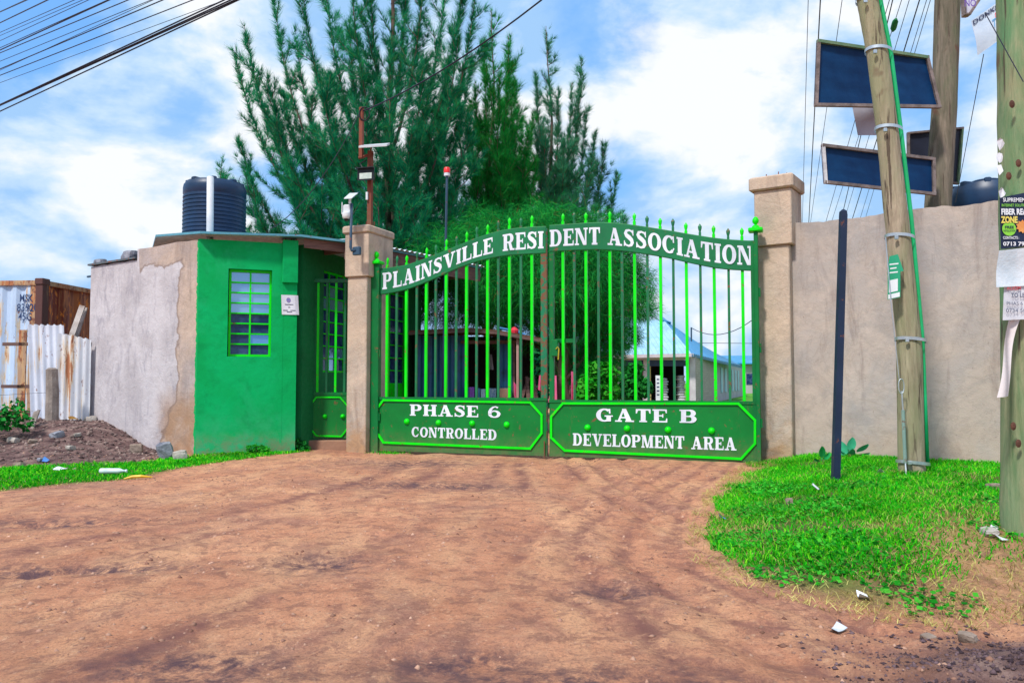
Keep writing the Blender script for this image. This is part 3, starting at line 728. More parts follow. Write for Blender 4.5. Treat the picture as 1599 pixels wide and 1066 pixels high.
def gate_leaf(k, label, hinge_px, stile_px):
    q = lambda p, y=0.0: F_G.px(p[0], p[1], y)
    x_h = q((hinge_px, 600))[0]
    leaf = thing('gate_leaf', label, 'gate', F_G.pt(x_h, 0, 0), F_G.ang, 'leaves of the main gate')
    tp = [q(p) for p in BT[k]]; bt = [q(p) for p in BB[k]]
    def cr(pts, x):
        xs = [p[0] for p in pts]; zs = [p[1] for p in pts]
        i = max(0, min(len(xs) - 2, int(np.searchsorted(xs, x)) - 1)); tt = (x - xs[i]) / (xs[i + 1] - xs[i])
        p0 = zs[max(i - 1, 0)]; p1, p2 = zs[i], zs[i + 1]; p3 = zs[min(i + 2, len(xs) - 1)]
        tt = min(max(tt, 0), 1)
        return .5 * (2 * p1 + (p2 - p0) * tt + (2 * p0 - 5 * p1 + 4 * p2 - p3) * tt ** 2 + (3 * p1 - p0 - 3 * p2 + p3) * tt ** 3)
    xa, xb = tp[0][0], tp[-1][0]
    n = 40; xs = [xa + (xb - xa) * i / n for i in range(n + 1)]
    mb = MB(F_G)
    for i in range(n):
        a, b = xs[i], xs[i + 1]
        mb.add([(a, 0, cr(bt, a)), (b, 0, cr(bt, b)), (b, 0, cr(tp, b)), (a, 0, cr(tp, a)), (a, .006, cr(bt, a)), (b, .006, cr(bt, b)), (b, .006, cr(tp, b)), (a, .006, cr(tp, a))],
               [(0, 1, 2, 3), (7, 6, 5, 4), (3, 2, 6, 7), (1, 0, 4, 5)] + ([(0, 3, 7, 4)] if i == 0 else []) + ([(1, 5, 6, 2)] if i == n - 1 else []))
    mb.build('name_band', GBAND, leaf)
    mb = MB(F_G)      # flat bar welded along both edges of the band
    for pts in (tp, bt): mb.tube([(x, .012, cr(pts, x)) for x in xs], .012, 6)
    mb.build('band_edge', GDARK, leaf)
    band = lambda u0, u1, lo=.17, hi=.83: (lambda u, v: (lambda x: (x, cr(bt, x) + (lo + (hi - lo) * v) * (cr(tp, x) - cr(bt, x))))(u0 + (u1 - u0) * u))
    X = lambda px: q((px, 400))[0]
    if k == 0:
        lettering('PLAINSVILLE', F_G, band(X(597.5), X(770)), -.0015, leaf)
        lettering('RESI', F_G, band(X(785), X(849)), -.0015, leaf, gap=.06)
    else:
        lettering('DENT', F_G, band(X(858.5), X(937.5)), -.0015, leaf)
        lettering('ASSOCIATION', F_G, band(X(949), X(1175)), -.0015, leaf)
    # rails and panel
    zr0, zr1 = q((600, 621.5))[1], q((600, 612))[1]
    x0 = x_h + (.0 if k == 0 else 0); sx = [q((p, 600))[0] for p in stile_px]
    px0, px1 = min(x_h, *sx), max(x_h, *sx)
    ztopL, ztopR = q((590, 620))[1], q((1180, 627))[1]
    rail = q((590 if k == 0 else 1178, 620.5 if k == 0 else 627.5))[1]
    zbot = .05
    def oc(p, y=-.008): return F_G.px(p[0], p[1], y)
    MB(F_G).box(px0 + .012, px1 - .012, .0, .008, zbot, rail - .03).build('panel', GPANEL, leaf)
    MB(F_G).box(px0, px1, -.012, .04, rail - .03, rail + .012).build('rail', GDARK, leaf)
    MB(F_G).box(px0 + .001, px1 - .001, -.004, .035, zbot - .02, zbot + .02).build('rail', GDARK, leaf)
    pts = [oc(p) for p in OCT[k]]
    mb = MB(F_G)
    for i in range(8):
        a, b = pts[i], pts[(i + 1) % 8]; dx, dz = b[0] - a[0], b[1] - a[1]; l = math.hypot(dx, dz); nx_, nz_ = -dz / l * .016, dx / l * .016
        e = .012; ax, az, bx, bz = a[0] - dx / l * e, a[1] - dz / l * e, b[0] + dx / l * e, b[1] + dz / l * e
        mb.prism([(ax - nx_, az - nz_), (bx - nx_, bz - nz_), (bx + nx_, bz + nz_), (ax + nx_, az + nz_)], -.022 - .0006 * i, -.001)
    mb.build('octagonal_trim', LIME, leaf)
    # stiles
    MB(F_G).box(sx[0], sx[1], .008, .06, zbot - .02, cr(tp, (sx[0] + sx[1]) / 2) - .02, .004).build('stile', GRUST if k == 0 else GDARK, leaf)
    if k == 0: MB(F_G).box(px0 - .0, px0 + .05, -.005, .045, zbot - .02, cr(bt, px0 + .06) + .1, .004).build('stile', GDARK, leaf)
    else: MB(F_G).box(px1 - .05, px1, -.005, .045, zbot - .02, cr(tp, px1 - .1), .004).build('stile', GDARK, leaf)
    # bars with forged tips
    for i, p in enumerate(BARS[k]):
        x = q((p, 540), .03)[0]; zt = cr(tp, x) + .06 + .012 * math.sin(i * 2.3); lime = i % 2 == 0; w = .0195 if lime else .016
        mb = MB(F_G); jx = random.uniform(-.003, .003)
        mb.add([(x + sx_ * w + (jx if z > 1 else 0), .022 + (sy + 1) * w, z) for z in (rail - .01, zt) for sx_, sy in ((-1, -1), (1, -1), (1, 1), (-1, 1))],
               [(0, 1, 5, 4), (1, 2, 6, 5), (2, 3, 7, 6), (3, 0, 4, 7), (4, 5, 6, 7), (3, 2, 1, 0)])
        b_ = mb.build('bar', LIME if lime else GBAR, leaf)
        mb = MB(F_G); c = .022 + w; rings = [(0, .010, .010), (.055, .024, .014), (.085, .027, .014), (.125, .003, .003)]
        vv = [(x + jx + a * rx, c + b * ry, zt - .005 + dz) for dz, rx, ry in rings for a, b in ((-1, 0), (-.5, -1), (.5, -1), (1, 0), (.5, 1), (-.5, 1))]
        mb.add(vv, [tuple(range(5, -1, -1)), tuple(range(18, 24))] + [(r * 6 + j, r * 6 + (j + 1) % 6, r * 6 + 6 + (j + 1) % 6, r * 6 + 6 + j) for r in range(3) for j in range(6)])
        mb.build('spear_tip', LIME if lime else GBAR, b_)
    # round studs across the panel
    for (a, b) in ({0: [(635, 658), (684.5, 660), (737, 661), (791, 663)], 1: [(917.3, 667.5), (979, 669), (1043, 671), (1111, 672.5)]}[k]):
        x, z = oc((a, b)); pr = [(.048, 0), (.046, .012), (.036, .027), (.02, .038), (.004, .042)]
        mb = MB(F_G); v = [(x + r * math.cos(w * math.pi / 6), -.001 - h, z + r * math.sin(w * math.pi / 6)) for r, h in pr for w in range(12)]
        mb.add(v, [(i * 12 + j, i * 12 + (j + 1) % 12, i * 12 + 12 + (j + 1) % 12, i * 12 + 12 + j) for i in range(4) for j in range(12)] + [tuple(range(48, 60))])
        mb.build('stud', LIME, leaf, smooth=True)
    def quadfn(tl, tr, bl, br):
        tl, tr, bl, br = [np.array(oc(p, 0)) for p in (tl, tr, bl, br)]
        return lambda u, v: tuple((bl * (1 - u) + br * u) * (1 - v) + (tl * (1 - u) + tr * u) * v)
    if k == 0:
        lettering('PHASE 6', F_G, quadfn((640, 631), (782, 634), (640, 648.5), (782, 652)), -.0015, leaf)
        lettering('CONTROLLED', F_G, quadfn((643, 666), (776, 670.5), (643, 681.5), (776, 687)), -.0015, leaf)
    else:
        lettering('GATE B', F_G, quadfn((931, 637.5), (1088.5, 639.5), (931, 657.5), (1088.5, 660)), -.0015, leaf)
        lettering('DEVELOPMENT AREA', F_G, quadfn((894.5, 676), (1150, 683), (894.5, 695), (1150, 703)), -.0015, leaf)
        # bolt box and hasp
        b0, b1 = q((862, 556)), q((872, 530)); MB(F_G).box(b0[0], b1[0], -.05, .05, b0[1], b1[1], .006).build('bolt_box', GDARK, leaf)
        b0, b1 = q((862, 535)), q((898, 528)); MB(F_G).box(b0[0], b1[0], .056, .085, b0[1], b1[1]).build('slide_bolt', GDARK, leaf)
        z_, y_ = q((870, 553)), q((874, 545)); mb = MB(F_G); mb.tube([(z_[0], -.06, y_[1]), (z_[0] + .03, -.07, y_[1] + .03), (z_[0] + .045, -.06, y_[1]), (z_[0] + .03, -.05, z_[1] - .08)], .009, 6); mb.build('padlock', paint('brass', (.5, .42, .03), 0, .4, 35), leaf)
    if k == 0:
        b0 = q((851, 700)); MB(F_G).tube([(b0[0], -.03, .25), (b0[0], -.03, -.01)], .009, 6).build('drop_bolt', RUSTM, leaf)
    return leaf
gate_leaf(0, 'left leaf of the main gate lettered PLAINSVILLE and PHASE 6 CONTROLLED', 588, (844, 854))
gate_leaf(1, 'right leaf of the main gate lettered ASSOCIATION, GATE B and DEVELOPMENT AREA', 1181, (857.5, 864.5))
def gate_post(px0, px1, ytop, label, w):
    x0, x1 = F_G.px(px0, 600)[0], F_G.px(px1, 600)[0]; zt = F_G.px((px0 + px1) / 2, ytop)[1]; xc = (x0 + x1) / 2
    t = thing('gate_post', label, 'post', F_G.pt(xc, 0, 0), F_G.ang, 'steel hinge posts of the main gate')
    MB(F_G).box(x0, x1, -.045, .055, -.2, zt, .006).build('post', GDARK, t)
    MB(F_G).box(xc - w, xc + w, .005 - w, .005 + w, zt, zt + .05, .01).build('cap', LIME, t)
    m = MB(Frame(F_G.pt(xc, .005, 0), F_G.d)); m.lathe([(w * .62, zt + .051), (w * .45, zt + .085), (w * .16, zt + .10), (w * .42, zt + .13), (w * .46, zt + .16), (w * .3, zt + .195), (.004, zt + .21)], 14)
    m.build('finial', LIME, t, smooth=True)
    for z in (.5, 1.5, 2.25): MB(F_G).tube([(xc + (x1 - x0) / 2 + .012, -.02, z), (xc + (x1 - x0) / 2 + .012, -.02, z + .12)], .014, 8).build('hinge', GDARK, t)
    return t
gate_post(579.5, 592.5, 413, 'green hinge post with lime finial against the left gate pillar', .095)
gate_post(1180.5, 1187, 362, 'green hinge post with lime finial against the right gate pillar', .095)

# ================================================================ small gate
q = lambda x, y, d=0.0: F_P.px(x, y, d)
sg = thing('pedestrian_gate', 'narrow green pedestrian gate between the hut and the left pillar', 'gate', F_P.pt(.4, 0, 0), F_P.ang)
xL, zT = q(479, 441); xR, zB = q(545, 682); zM = q(500, 615)[1]
MB(F_P).box(xL, xL + .05, 0, .05, zB - .02, zT, .004).build('stile', GDARK, sg)
MB(F_P).box(xR, xR + .05, 0, .05, zB - .02, zT, .004).build('stile', GDARK, sg)
MB(F_P).box(xL - .02, xR + .08, -.01, .06, zT, zT + .06).build('rail', GBAND, sg)
MB(F_P).box(xL + .051, xR - .001, .001, .045, zM - .02, zM + .03).build('rail', GDARK, sg)
MB(F_P).box(xL + .051, xR - .001, .01, .02, zB - .02, zM - .021).build('panel', GPANEL, sg)
for i, pxx in enumerate((496, 510, 524, 538)):
    x, _ = q(pxx, 520); lime = i % 2 == 0; b = MB(F_P).box(x - .018, x + .018, .012, .04, zM + .031, zT - .001).build('bar', LIME if lime else GBAR, sg)
pts = [q(a, b, 0.0) for a, b in ((481, 637), (494, 620), (531, 620), (543, 634), (543, 668), (533, 681), (494, 680), (481, 664))]
mb = MB(F_P)
for i in range(8):
    a, b = pts[i], pts[(i + 1) % 8]; dx, dz = b[0] - a[0], b[1] - a[1]; l = math.hypot(dx, dz); nx_, nz_ = -dz / l * .013, dx / l * .013
    mb.prism([(a[0] - nx_, a[1] - nz_), (b[0] - nx_, b[1] - nz_), (b[0] + nx_, b[1] + nz_), (a[0] + nx_, a[1] + nz_)], -.008 - .0006 * i, .009)
mb.build('octagonal_trim', LIME, sg)
for a, b in ((507, 650), (535, 650)):
    x, z = q(a, b); mb = MB(F_P); v = [(x + r * math.cos(w * math.pi / 5), .009 - h, z + r * math.sin(w * math.pi / 5)) for r, h in ((.04, 0), (.034, .02), (.018, .035), (.003, .04)) for w in range(10)]
    mb.add(v, [(i * 10 + j, i * 10 + (j + 1) % 10, i * 10 + 10 + (j + 1) % 10, i * 10 + 10 + j) for i in range(3) for j in range(10)]); mb.build('stud', LIME, sg, smooth=True)
th = MB(F_P).box(xL - .05, xR + .1, -.12, .3, -.2, zB - .05, .01).build('doorstep', pm('packed_earth_step', (.25, .13, .09), (.36, .20, .13), 3, .95, .5)); tag(th, 'low earth step under the narrow pedestrian gate', 'step')
# ================================================================ trees
def foliage_mat(name, a, b, c, tr=.25):
    k = NT(name, .75); k.b.inputs['Specular IOR Level'].default_value = .12
    geo = k.N.new('ShaderNodeNewGeometry')
    col = k.ramp(geo.outputs['Random Per Island'], (.0, a), (.55, b), (.95, c), (.975, (.16, .12, .04) if 'needles' in name else c))
    big = k.ramp(k.noise(.9, 4, .6, .3, 2), (.35, .62), (.65, 1.25))
    m = k.N.new('ShaderNodeMixRGB'); m.blend_type = 'MULTIPLY'; m.inputs[0].default_value = 1
    k.L.new(col, m.inputs[1]); k.L.new(big, m.inputs[2]); k.L.new(m.outputs[0], k.b.inputs['Base Color'])
    t = k.N.new('ShaderNodeBsdfTranslucent'); k.L.new(m.outputs[0], t.inputs[0])
    mx = k.N.new('ShaderNodeMixShader'); mx.inputs[0].default_value = tr; out = [n for n in k.N if n.type == 'OUTPUT_MATERIAL'][0]
    k.L.new(k.b.outputs[0], mx.inputs[1]); k.L.new(t.outputs[0], mx.inputs[2]); k.L.new(mx.outputs[0], out.inputs[0])
    return k.m
BARK = pm('grey_brown_bark', (.07, .040, .035), (.17, .11, .09), 5, .9, .8, stretch=(2, 2, .4))
NEEDLE_DARK = foliage_mat('dark_casuarina_needles', (.002, .12, .070), (.006, .30, .150), (.06, .54, .14), .3)
NEEDLE_GREEN = foliage_mat('green_casuarina_needles', (.002, .15, .030), (.006, .33, .055), (.05, .52, .06), .3)
NEEDLE_GREY = foliage_mat('grey_green_casuarina_needles', (.015, .17, .10), (.04, .28, .15), (.10, .42, .16), .3)
def unit(v): return v / np.maximum(np.linalg.norm(v, axis=-1, keepdims=True), 1e-9)
def bez(p0, p1, p2, t):
    t = np.asarray(t)[:, None]; return p0 * (1 - t) ** 2 + 2 * p1 * t * (1 - t) + p2 * t ** 2
class Tree:
    def __init__(s, name, label, base, trunk_top, r0, needle, rng, group='tall feathery trees behind the gate', cat='tree'):
        s.rng = np.random.default_rng(rng); s.base = np.array(base, float); s.top = np.array(trunk_top, float); s.r0 = r0
        s.t = thing(name, label, cat, base, 0, group); s.mat = needle; s.B = []; s.D = []; s.Lh = []; s.W = []; s.wood = MB()
        n = 12; s.tp = [s.base + (s.top - s.base) * i / n + np.array([math.sin(i * 1.3 + rng) * .06, math.cos(i * 1.7 + rng) * .06, 0]) * (i > 0) for i in range(n + 1)]
        s.wood.tube(s.tp, [r0 * (1 - i / n) ** 1.25 + .008 for i in range(n + 1)], 9)
        s.along(np.array(s.tp[3]), (s.tp[3] + s.top) / 2, s.top, .34, 2600)
        for i in range(26):
            z = .28 + .70 * i / 26; p = s.base + (s.top - s.base) * z; l = .9 * (1.05 - z) + .25; w = unit(s.rng.normal(size=(1, 3)) * [1, 1, .1])[0]
            q = p + w * l * .7 + np.array([0, 0, l * .8]); m = (p + q) / 2 - [0, 0, .1 * l]; s.wood.tube([p, m, q], [.016, .01, .004], 4, False); s.along(p, m, q, .14, int(260 * l) + 60)
    def trunk_at(s, z):
        f = (z - s.base[2]) / (s.top[2] - s.base[2]); return s.base + (s.top - s.base) * min(max(f, 0), 1)
    def along(s, p0, p1, p2, rad, n, length=.29, t0=0., width=.0088, droop=0.):
        r = s.rng; n = int(n * 1.05); K = max(3, n // 13); pick = r.integers(0, K, n); t = (t0 + (1 - t0) * r.random(K) ** .85)[pick]
        p = bez(p0, p1, p2, t); d = unit(2 * (1 - t)[:, None] * (p1 - p0) + 2 * t[:, None] * (p2 - p1))
        rnd = unit(unit(r.normal(size=(K, 3)))[pick] + r.normal(size=(n, 3)) * .22); taper = (1 - .72 * t)[:, None]
        off = rnd * (rad * 1.7 * taper * ((.25 + .75 * r.random((K, 1)))[pick] * (.55 + .45 * r.random((n, 1))))); base = p + off * .55
        dr = unit(d * .95 + rnd * .75 + np.array([0, 0, .25 - droop]) + .3 * r.normal(size=(n, 3)) * .6)
        s.B.append(base); s.D.append(dr); s.Lh.append(length * (.55 + .7 * r.random(n)) * (1 - .35 * t)); s.W.append(np.full(n, width))
    def limb(s, z0, tip, curve=.35, twigs=14, dens=1.0, tl=1.0, rad=.16, wood=True, droop=0., side=.9):
        r = s.rng; a = s.trunk_at(z0); tip = np.array(tip, float)
        c = a + (tip - a) * np.array([.78, .78, curve]); L = np.linalg.norm(tip - a)
        if wood:
            pts = bez(a, c, tip, np.linspace(0, 1, 8)); rr = s.r0 * .33 * (1 - .5 * min(z0 / s.top[2], 1))
            s.wood.tube(list(pts), [max(.008, rr * (1 - i / 7.5)) for i in range(8)], 5)
        s.along(a, c, tip, rad * 1.25, int(L * 360 * dens), t0=.28, droop=droop)
        s.along(a + (tip - a) * 0, c, tip, rad * .6, int(60 * dens), t0=.86, length=.2)
        for i in range(twigs):
            t = .16 + .80 * (i + r.random() * .8) / twigs
            p = bez(a, c, tip, [t])[0]; d = unit((2 * (1 - t) * (c - a) + 2 * t * (tip - c))[None])[0]
            w = unit(r.normal(size=(1, 3)))[0]; w = w - d * w.dot(d)
            l = tl * (.45 + .85 * (1 - t)) * (.6 + .6 * r.random())
            q = p + (d * .75 + w * side + np.array([0, 0, .25 - droop])) * l
            m = p + (q - p) * .5 + np.array([0, 0, -.10 * l])
            if wood: s.wood.tube([p, m, q], [.014, .009, .004], 4, False)
            s.along(p, m, q, rad * 1.25, int(l * 430 * dens), droop=droop)
            if l > .55:
                for _ in range(1):
                    e = p + (q - p) * (.3 + .6 * r.random()); w2 = unit(r.normal(size=(1, 3)))[0]; g_ = e + (d * .6 + w2 * .7 + np.array([0, 0, .15 - droop])) * l * .5
                    s.along(e, (e + g_) / 2, g_, rad, int(l * 120 * dens), droop=droop)
    def puff(s, c, rad, n, length=.3, droop=.6):
        """a mass of hanging sprays"""
        r = s.rng; d = unit(r.normal(size=(n, 3))); rr = rad * (.55 + .45 * r.random((n, 1)) ** .5)
        k = max(6, n // 45); cc = unit(r.normal(size=(k, 3))) * (.5 + .5 * r.random((k, 1))) * rad; pick = r.integers(0, k, n)
        b = np.array(c) + cc[pick] + r.normal(size=(n, 3)) * np.mean(rad) * .17
        dr = unit(unit(cc[pick]) * .5 + r.normal(size=(n, 3)) * .5 + np.array([0, 0, .1 - droop]))
        s.B.append(b); s.D.append(dr); s.Lh.append(length * (.5 + .8 * r.random(n))); s.W.append(np.full(n, .0095))
    def finish(s):
        B, D, Lh, W = np.concatenate(s.B), np.concatenate(s.D), np.concatenate(s.Lh), np.concatenate(s.W)
        n = len(B); side = unit(np.cross(D, s.rng.normal(size=(n, 3)))) * W[:, None] / 2
        bend = s.rng.normal(size=(n, 3)) * .04
        v = np.stack([B - side, B + side, B + D * Lh[:, None] + bend], 1).reshape(-1, 3)
        tag(raw_mesh('crown', v, np.arange(3 * n), s.mat, 3, s.t), None)
        s.wood.build('trunk', BARK, s.t, smooth='all'); return n
NEED = 0
# the largest tree: limbs sweep up like candelabra
Y1 = 20.0
T1 = Tree('casuarina_tree', 'largest dark feathery tree behind the hut, its top beyond the picture', P(606, 612, Y1) * [1, 1, 0], P(612, -190, Y1), .21, NEEDLE_DARK, 3)
tips = [(366, 82, 3.6, .5), (381, 40, 3.4, -.5), (372, 213, 2.6, .3), (427, 0, 4.2, .9), (418, 120, 3.2, -.9), (470, -30, 5, -.6), (462, 60, 4.2, 1.0), (505, -60, 5.6, .4), (545, -80, 6.2, -.8), (575, -120, 7, .6),
        (384, 272, 2.0, -.3), (402, 330, 1.7, .5), (440, 200, 3, .9), (455, 300, 2.2, -.9), (500, 120, 4.6, -1.2), (520, 240, 3.2, 1.2),
        (742, -5, 4.8, .3), (728, -60, 5.4, -.5), (700, -60, 5.8, .9), (668, -110, 6.8, -.5), (716, 60, 4.2, -.9), (736, 90, 3.8, .7), (700, 140, 3.4, .5), (640, -140, 7.4, .5), (720, 250, 2.6, -.4), (660, 100, 4.5, -1.4), (610, 60, 5, -1.6), (570, 160, 4, -1.5), (545, 30, 5, 1.6), (640, 210, 3.2, -1.5), (590, 290, 2.6, -1.5), (480, 360, 1.6, -.6), (430, 380, 1.4, .4), (660, 330, 2.0, -1.2), (700, 350, 1.8, .5), (540, 330, 2.0, -1.4), (600, 200, 4, 1.2), (620, 300, 3, 1.5), (690, 200, 3.5, .9), (500, 200, 4, .4), (470, 270, 3, .6), (520, 300, 2.6, .8), (580, 340, 2.2, 1.3), (440, 140, 4, .2), (735, 180, 3, .2)]
for px, py, z0, dy in tips:
    T1.limb(z0, P(px, py, Y1 + dy * 1.1), .30, 13 if py < 250 else 12, 1.25, 1.0, .14)
NEED += T1.finish()
# brighter tree beside it
Y2 = 22.5
T2 = Tree('casuarina_tree', 'bright green feathery tree right of the largest one', P(762, 612, Y2) * [1, 1, 0], P(770, 18, Y2), .15, NEEDLE_GREEN, 8)
for px, py, z0, dy in [(757, 60, 6, .3), (795, 70, 5.5, -.3), (742, 130, 4.5, .4), (808, 160, 4.2, .3), (730, 170, 4, -.5), (825, 200, 3.6, -.3), (780, 120, 5, -.7), (760, 180, 4, .7), (740, 240, 3, -.6), (815, 270, 2.8, .5), (838, 250, 3, -.4), (770, 280, 3, -.8), (800, 330, 2.4, -.8), (720, 310, 2.2, .4), (848, 330, 2.2, .3), (790, 210, 3.6, -.9), (700, 280, 2.4, -.6)]:
    T2.limb(z0, P(px, py, Y2 + dy), .35, 13, 1.25, .85, .15)
NEED += T2.finish()
T2b = Tree('casuarina_tree', 'thin feathery tree with a needle-like top between two larger trees', P(800, 612, 24) * [1, 1, 0], P(796, 58, 24), .12, NEEDLE_GREEN, 15)
for px, py, z0, dy in [(790, 100, 6.5, .2), (804, 120, 6, -.2), (784, 160, 5, .3), (815, 190, 4.6, -.3), (820, 240, 4, .2), (800, 250, 4, -.5), (832, 180, 5, .3), (780, 300, 3, -.5), (825, 320, 3, -.2)]:
    T2b.limb(z0, P(px, py, 24 + dy), .4, 9, 1.1, .6, .13)
NEED += T2b.finish()
# grey-green tree at the right with two pointed tops
Y3 = 25.0
T3 = Tree('casuarina_tree', 'grey green feathery tree with two pointed tops, rightmost behind the gate', P(872, 612, Y3) * [1, 1, 0], P(855, 42, Y3), .17, NEEDLE_GREY, 21)
for px, py, z0, dy in [(837, 115, 6, .2), (872, 140, 6, -.3), (908, 92, 5, .2), (893, 130, 5, -.3), (848, 190, 5, -.5), (930, 205, 4, .2), (945, 225, 3.4, -.2), (964, 270, 2.8, .3), (920, 250, 3.4, -.5), (880, 220, 4, -.6), (842, 260, 3.6, .5), (955, 330, 2, -.3), (975, 340, 2, .4), (900, 300, 2.6, -.7), (860, 300, 3, -.6), (935, 310, 2.6, .2), (915, 180, 4.4, .4), (838, 210, 4.4, .2)]:
    T3.limb(z0, P(px, py, Y3 + dy), .38, 12, 1.3, .8, .14)
NEED += T3.finish()
# low, dense, hanging tree just inside the gate
Y4 = 18.0
T4 = Tree('casuarina_tree', 'dense drooping green tree whose crown hangs behind the right gate leaf', P(884, 628, Y4) * [1, 1, 0], P(870, 330, Y4), .22, NEEDLE_GREEN, 33)
for px, py, rx, dy in [(720, 400, .9, .8), (680, 400, .8, 1.2), (780, 385, .9, .3), (850, 375, .95, 0), (920, 375, .85, .2), (960, 405, .7, 0), (985, 440, .55, .3), (1000, 480, .42, .2), (950, 470, .8, -.3), (900, 430, 1.1, -.5), (830, 430, 1.1, -.2), (760, 450, 1.1, .5), (700, 470, .9, 1.0), (870, 500, .8, .2), (940, 520, .62, 0), (800, 455, .9, .9), (975, 530, .4, .4), (840, 345, .5, 1), (745, 355, .6, 1), (905, 460, .9, .8)]:
    T4.puff(P(px, py, Y4 + dy), np.array([rx, rx, rx * .8]), int(8500 * rx * rx) + 900, .24, .45)
for px, py, z0, dy in [(940, 380, 1.6, 0), (820, 380, 1.9, -.2), (760, 420, 1.6, .4), (980, 440, 1.3, .2), (700, 440, 1.6, .8), (890, 350, 2.4, .3), (965, 540, .9, .1), (920, 560, .7, -.2), (945, 500, 1.1, -.3)]:
    T4.limb(z0, P(px, py, Y4 + dy), .6, 10, .8, .8, .16, droop=.4)
NEED += T4.finish()
T5 = Tree('casuarina_tree', 'distant treetop peeping over the black water tank', P(347, 612, 34) * [1, 1, 0], P(347, 246, 34), .12, NEEDLE_DARK, 41)
for px, py, z0, dy in [(338, 300, 6.5, 0), (356, 305, 6.5, 0), (348, 270, 8, .3), (330, 345, 5.5, .4), (365, 350, 5.5, -.4), (347, 330, 6, -.5), (390, 356, 5, 0), (400, 352, 5, .2)]:
    T5.limb(z0, P(px, py, 34 + dy), .5, 8, 1.0, .7, .16)
NEED += T5.finish()

# ================================================================ leafy plants
def leafy(name, label, cat, base, blobs, n, size, mat, seed, group=None, stems=5, broad=False):
    r = np.random.default_rng(seed); t = thing(name, label, cat, base, 0, group); B = []
    blobs = [(np.array(c, float), np.array(rad, float)) for c, rad in blobs]
    w = np.array([np.prod(b[1]) ** .67 for b in blobs]); w /= w.sum(); pick = r.choice(len(blobs), n, p=w)
    d = unit(r.normal(size=(n, 3))); C = np.array([b[0] for b in blobs])[pick]; Rr = np.array([b[1] for b in blobs])[pick]
    pos = C + d * Rr * (.45 + .55 * r.random((n, 1)) ** .5)
    nr = unit(d * .6 + r.normal(size=(n, 3)) * .55 + np.array([0, -.2, .6])); ax = unit(np.cross(nr, r.normal(size=(n, 3)))); bx = np.cross(nr, ax)
    s = size * (.6 + .8 * r.random((n, 1))); asp = .42 if not broad else .72
    v = np.stack([pos - ax * s * .5, pos + bx * s * asp * .5 + nr * s * .06, pos + ax * s * .5 - nr * s * .10, pos - bx * s * asp * .5 + nr * s * .06], 1).reshape(-1, 3)
    f = np.arange(4 * n).reshape(n, 4)
    raw_mesh('foliage', v, f, mat, 4, t)
    m = MB()
    for i in range(stems):
        c = blobs[i % len(blobs)][0]; b = np.array(base) + r.normal(size=3) * [.04, .04, 0]; b[2] -= .05
        m.tube([b, (b + c) / 2 + r.normal(size=3) * .04, c + [0, 0, .05]], [.014, .010, .005], 5)
    m.build('stem', BARK, t); return t
LEAF_B = foliage_mat('bright_leaf', (.005, .16, .008), (.015, .34, .012), (.09, .52, .04), .3)
LEAF_D = foliage_mat('deep_green_leaf', (.003, .09, .015), (.008, .20, .02), (.03, .36, .05), .25)
c = lambda px, py, Y, r: (P(px, py, Y), (r, r, r * .9))
leafy('garden_shrub', 'bright leafy shrub in front of the shop, left of its pale post', 'shrub', P(932, 640, 15.6) * [1, 1, 0], [c(925, 600, 15.6, .28), (P(945, 585, 15.6), (.28, .25, .25)), c(915, 615, 15.6, .23), c(948, 610, 15.6, .25), c(930, 575, 15.6, .16)], 1500, .13, LEAF_B, 5, 'shrubs inside the gate')
leafy('garden_shrub', 'deeper green leafy shrub in front of the shop, right of its pale post', 'shrub', P(990, 640, 16) * [1, 1, 0], [c(985, 595, 16, .26), c(1000, 605, 16, .25), c(978, 615, 16, .24), c(992, 575, 16, .17)], 1400, .12, LEAF_D, 6, 'shrubs inside the gate')
zb = hz(-8.0, 12.9)
leafy('weed_bush', 'leafy green weed bush in front of the rusty container at the left edge', 'bush', (*G(20, 672, .3)[:2], hz(*G(20, 672, .3)[:2])), [c(28, 645, 12.2, .16), c(8, 655, 12.0, .2), c(38, 660, 12.2, .14), c(-10, 650, 12.2, .25), c(26, 630, 12.3, .10), c(-30, 660, 11.8, .3)], 620, .075, LEAF_D, 7, broad=True)
g1 = G(462, 703); g1[2] = hz(g1[0], g1[1])
leafy('weed_plant', 'spiky dark green weed growing at the foot of the hut column', 'weed', g1, [(g1 + [0, 0, .10], (.17, .13, .10)), (g1 + [.08, 0, .06], (.14, .1, .06))], 330, .10, LEAF_D, 8)
g2 = G(399, 708); g2[2] = hz(g2[0], g2[1])
leafy('weed_plant', 'low small weed against the green wall beneath the window', 'weed', g2, [(g2 + [0, 0, .07], (.16, .1, .07)), (g2 + [.12, 0, .05], (.1, .08, .05))], 220, .07, LEAF_B, 9)
leafy('hedge', 'dark overgrown hedge in the shade between kiosk and shop', 'hedge', P(840, 620, 27) * [1, 1, 0], [c(px_, py_, 27, .9) for px_, py_ in ((800, 560), (830, 575), (860, 560), (890, 575), (920, 565), (780, 590), (850, 600), (900, 605), (690, 560), (730, 570), (650, 570))], 9000, .26, NEEDLE_DARK, 61)
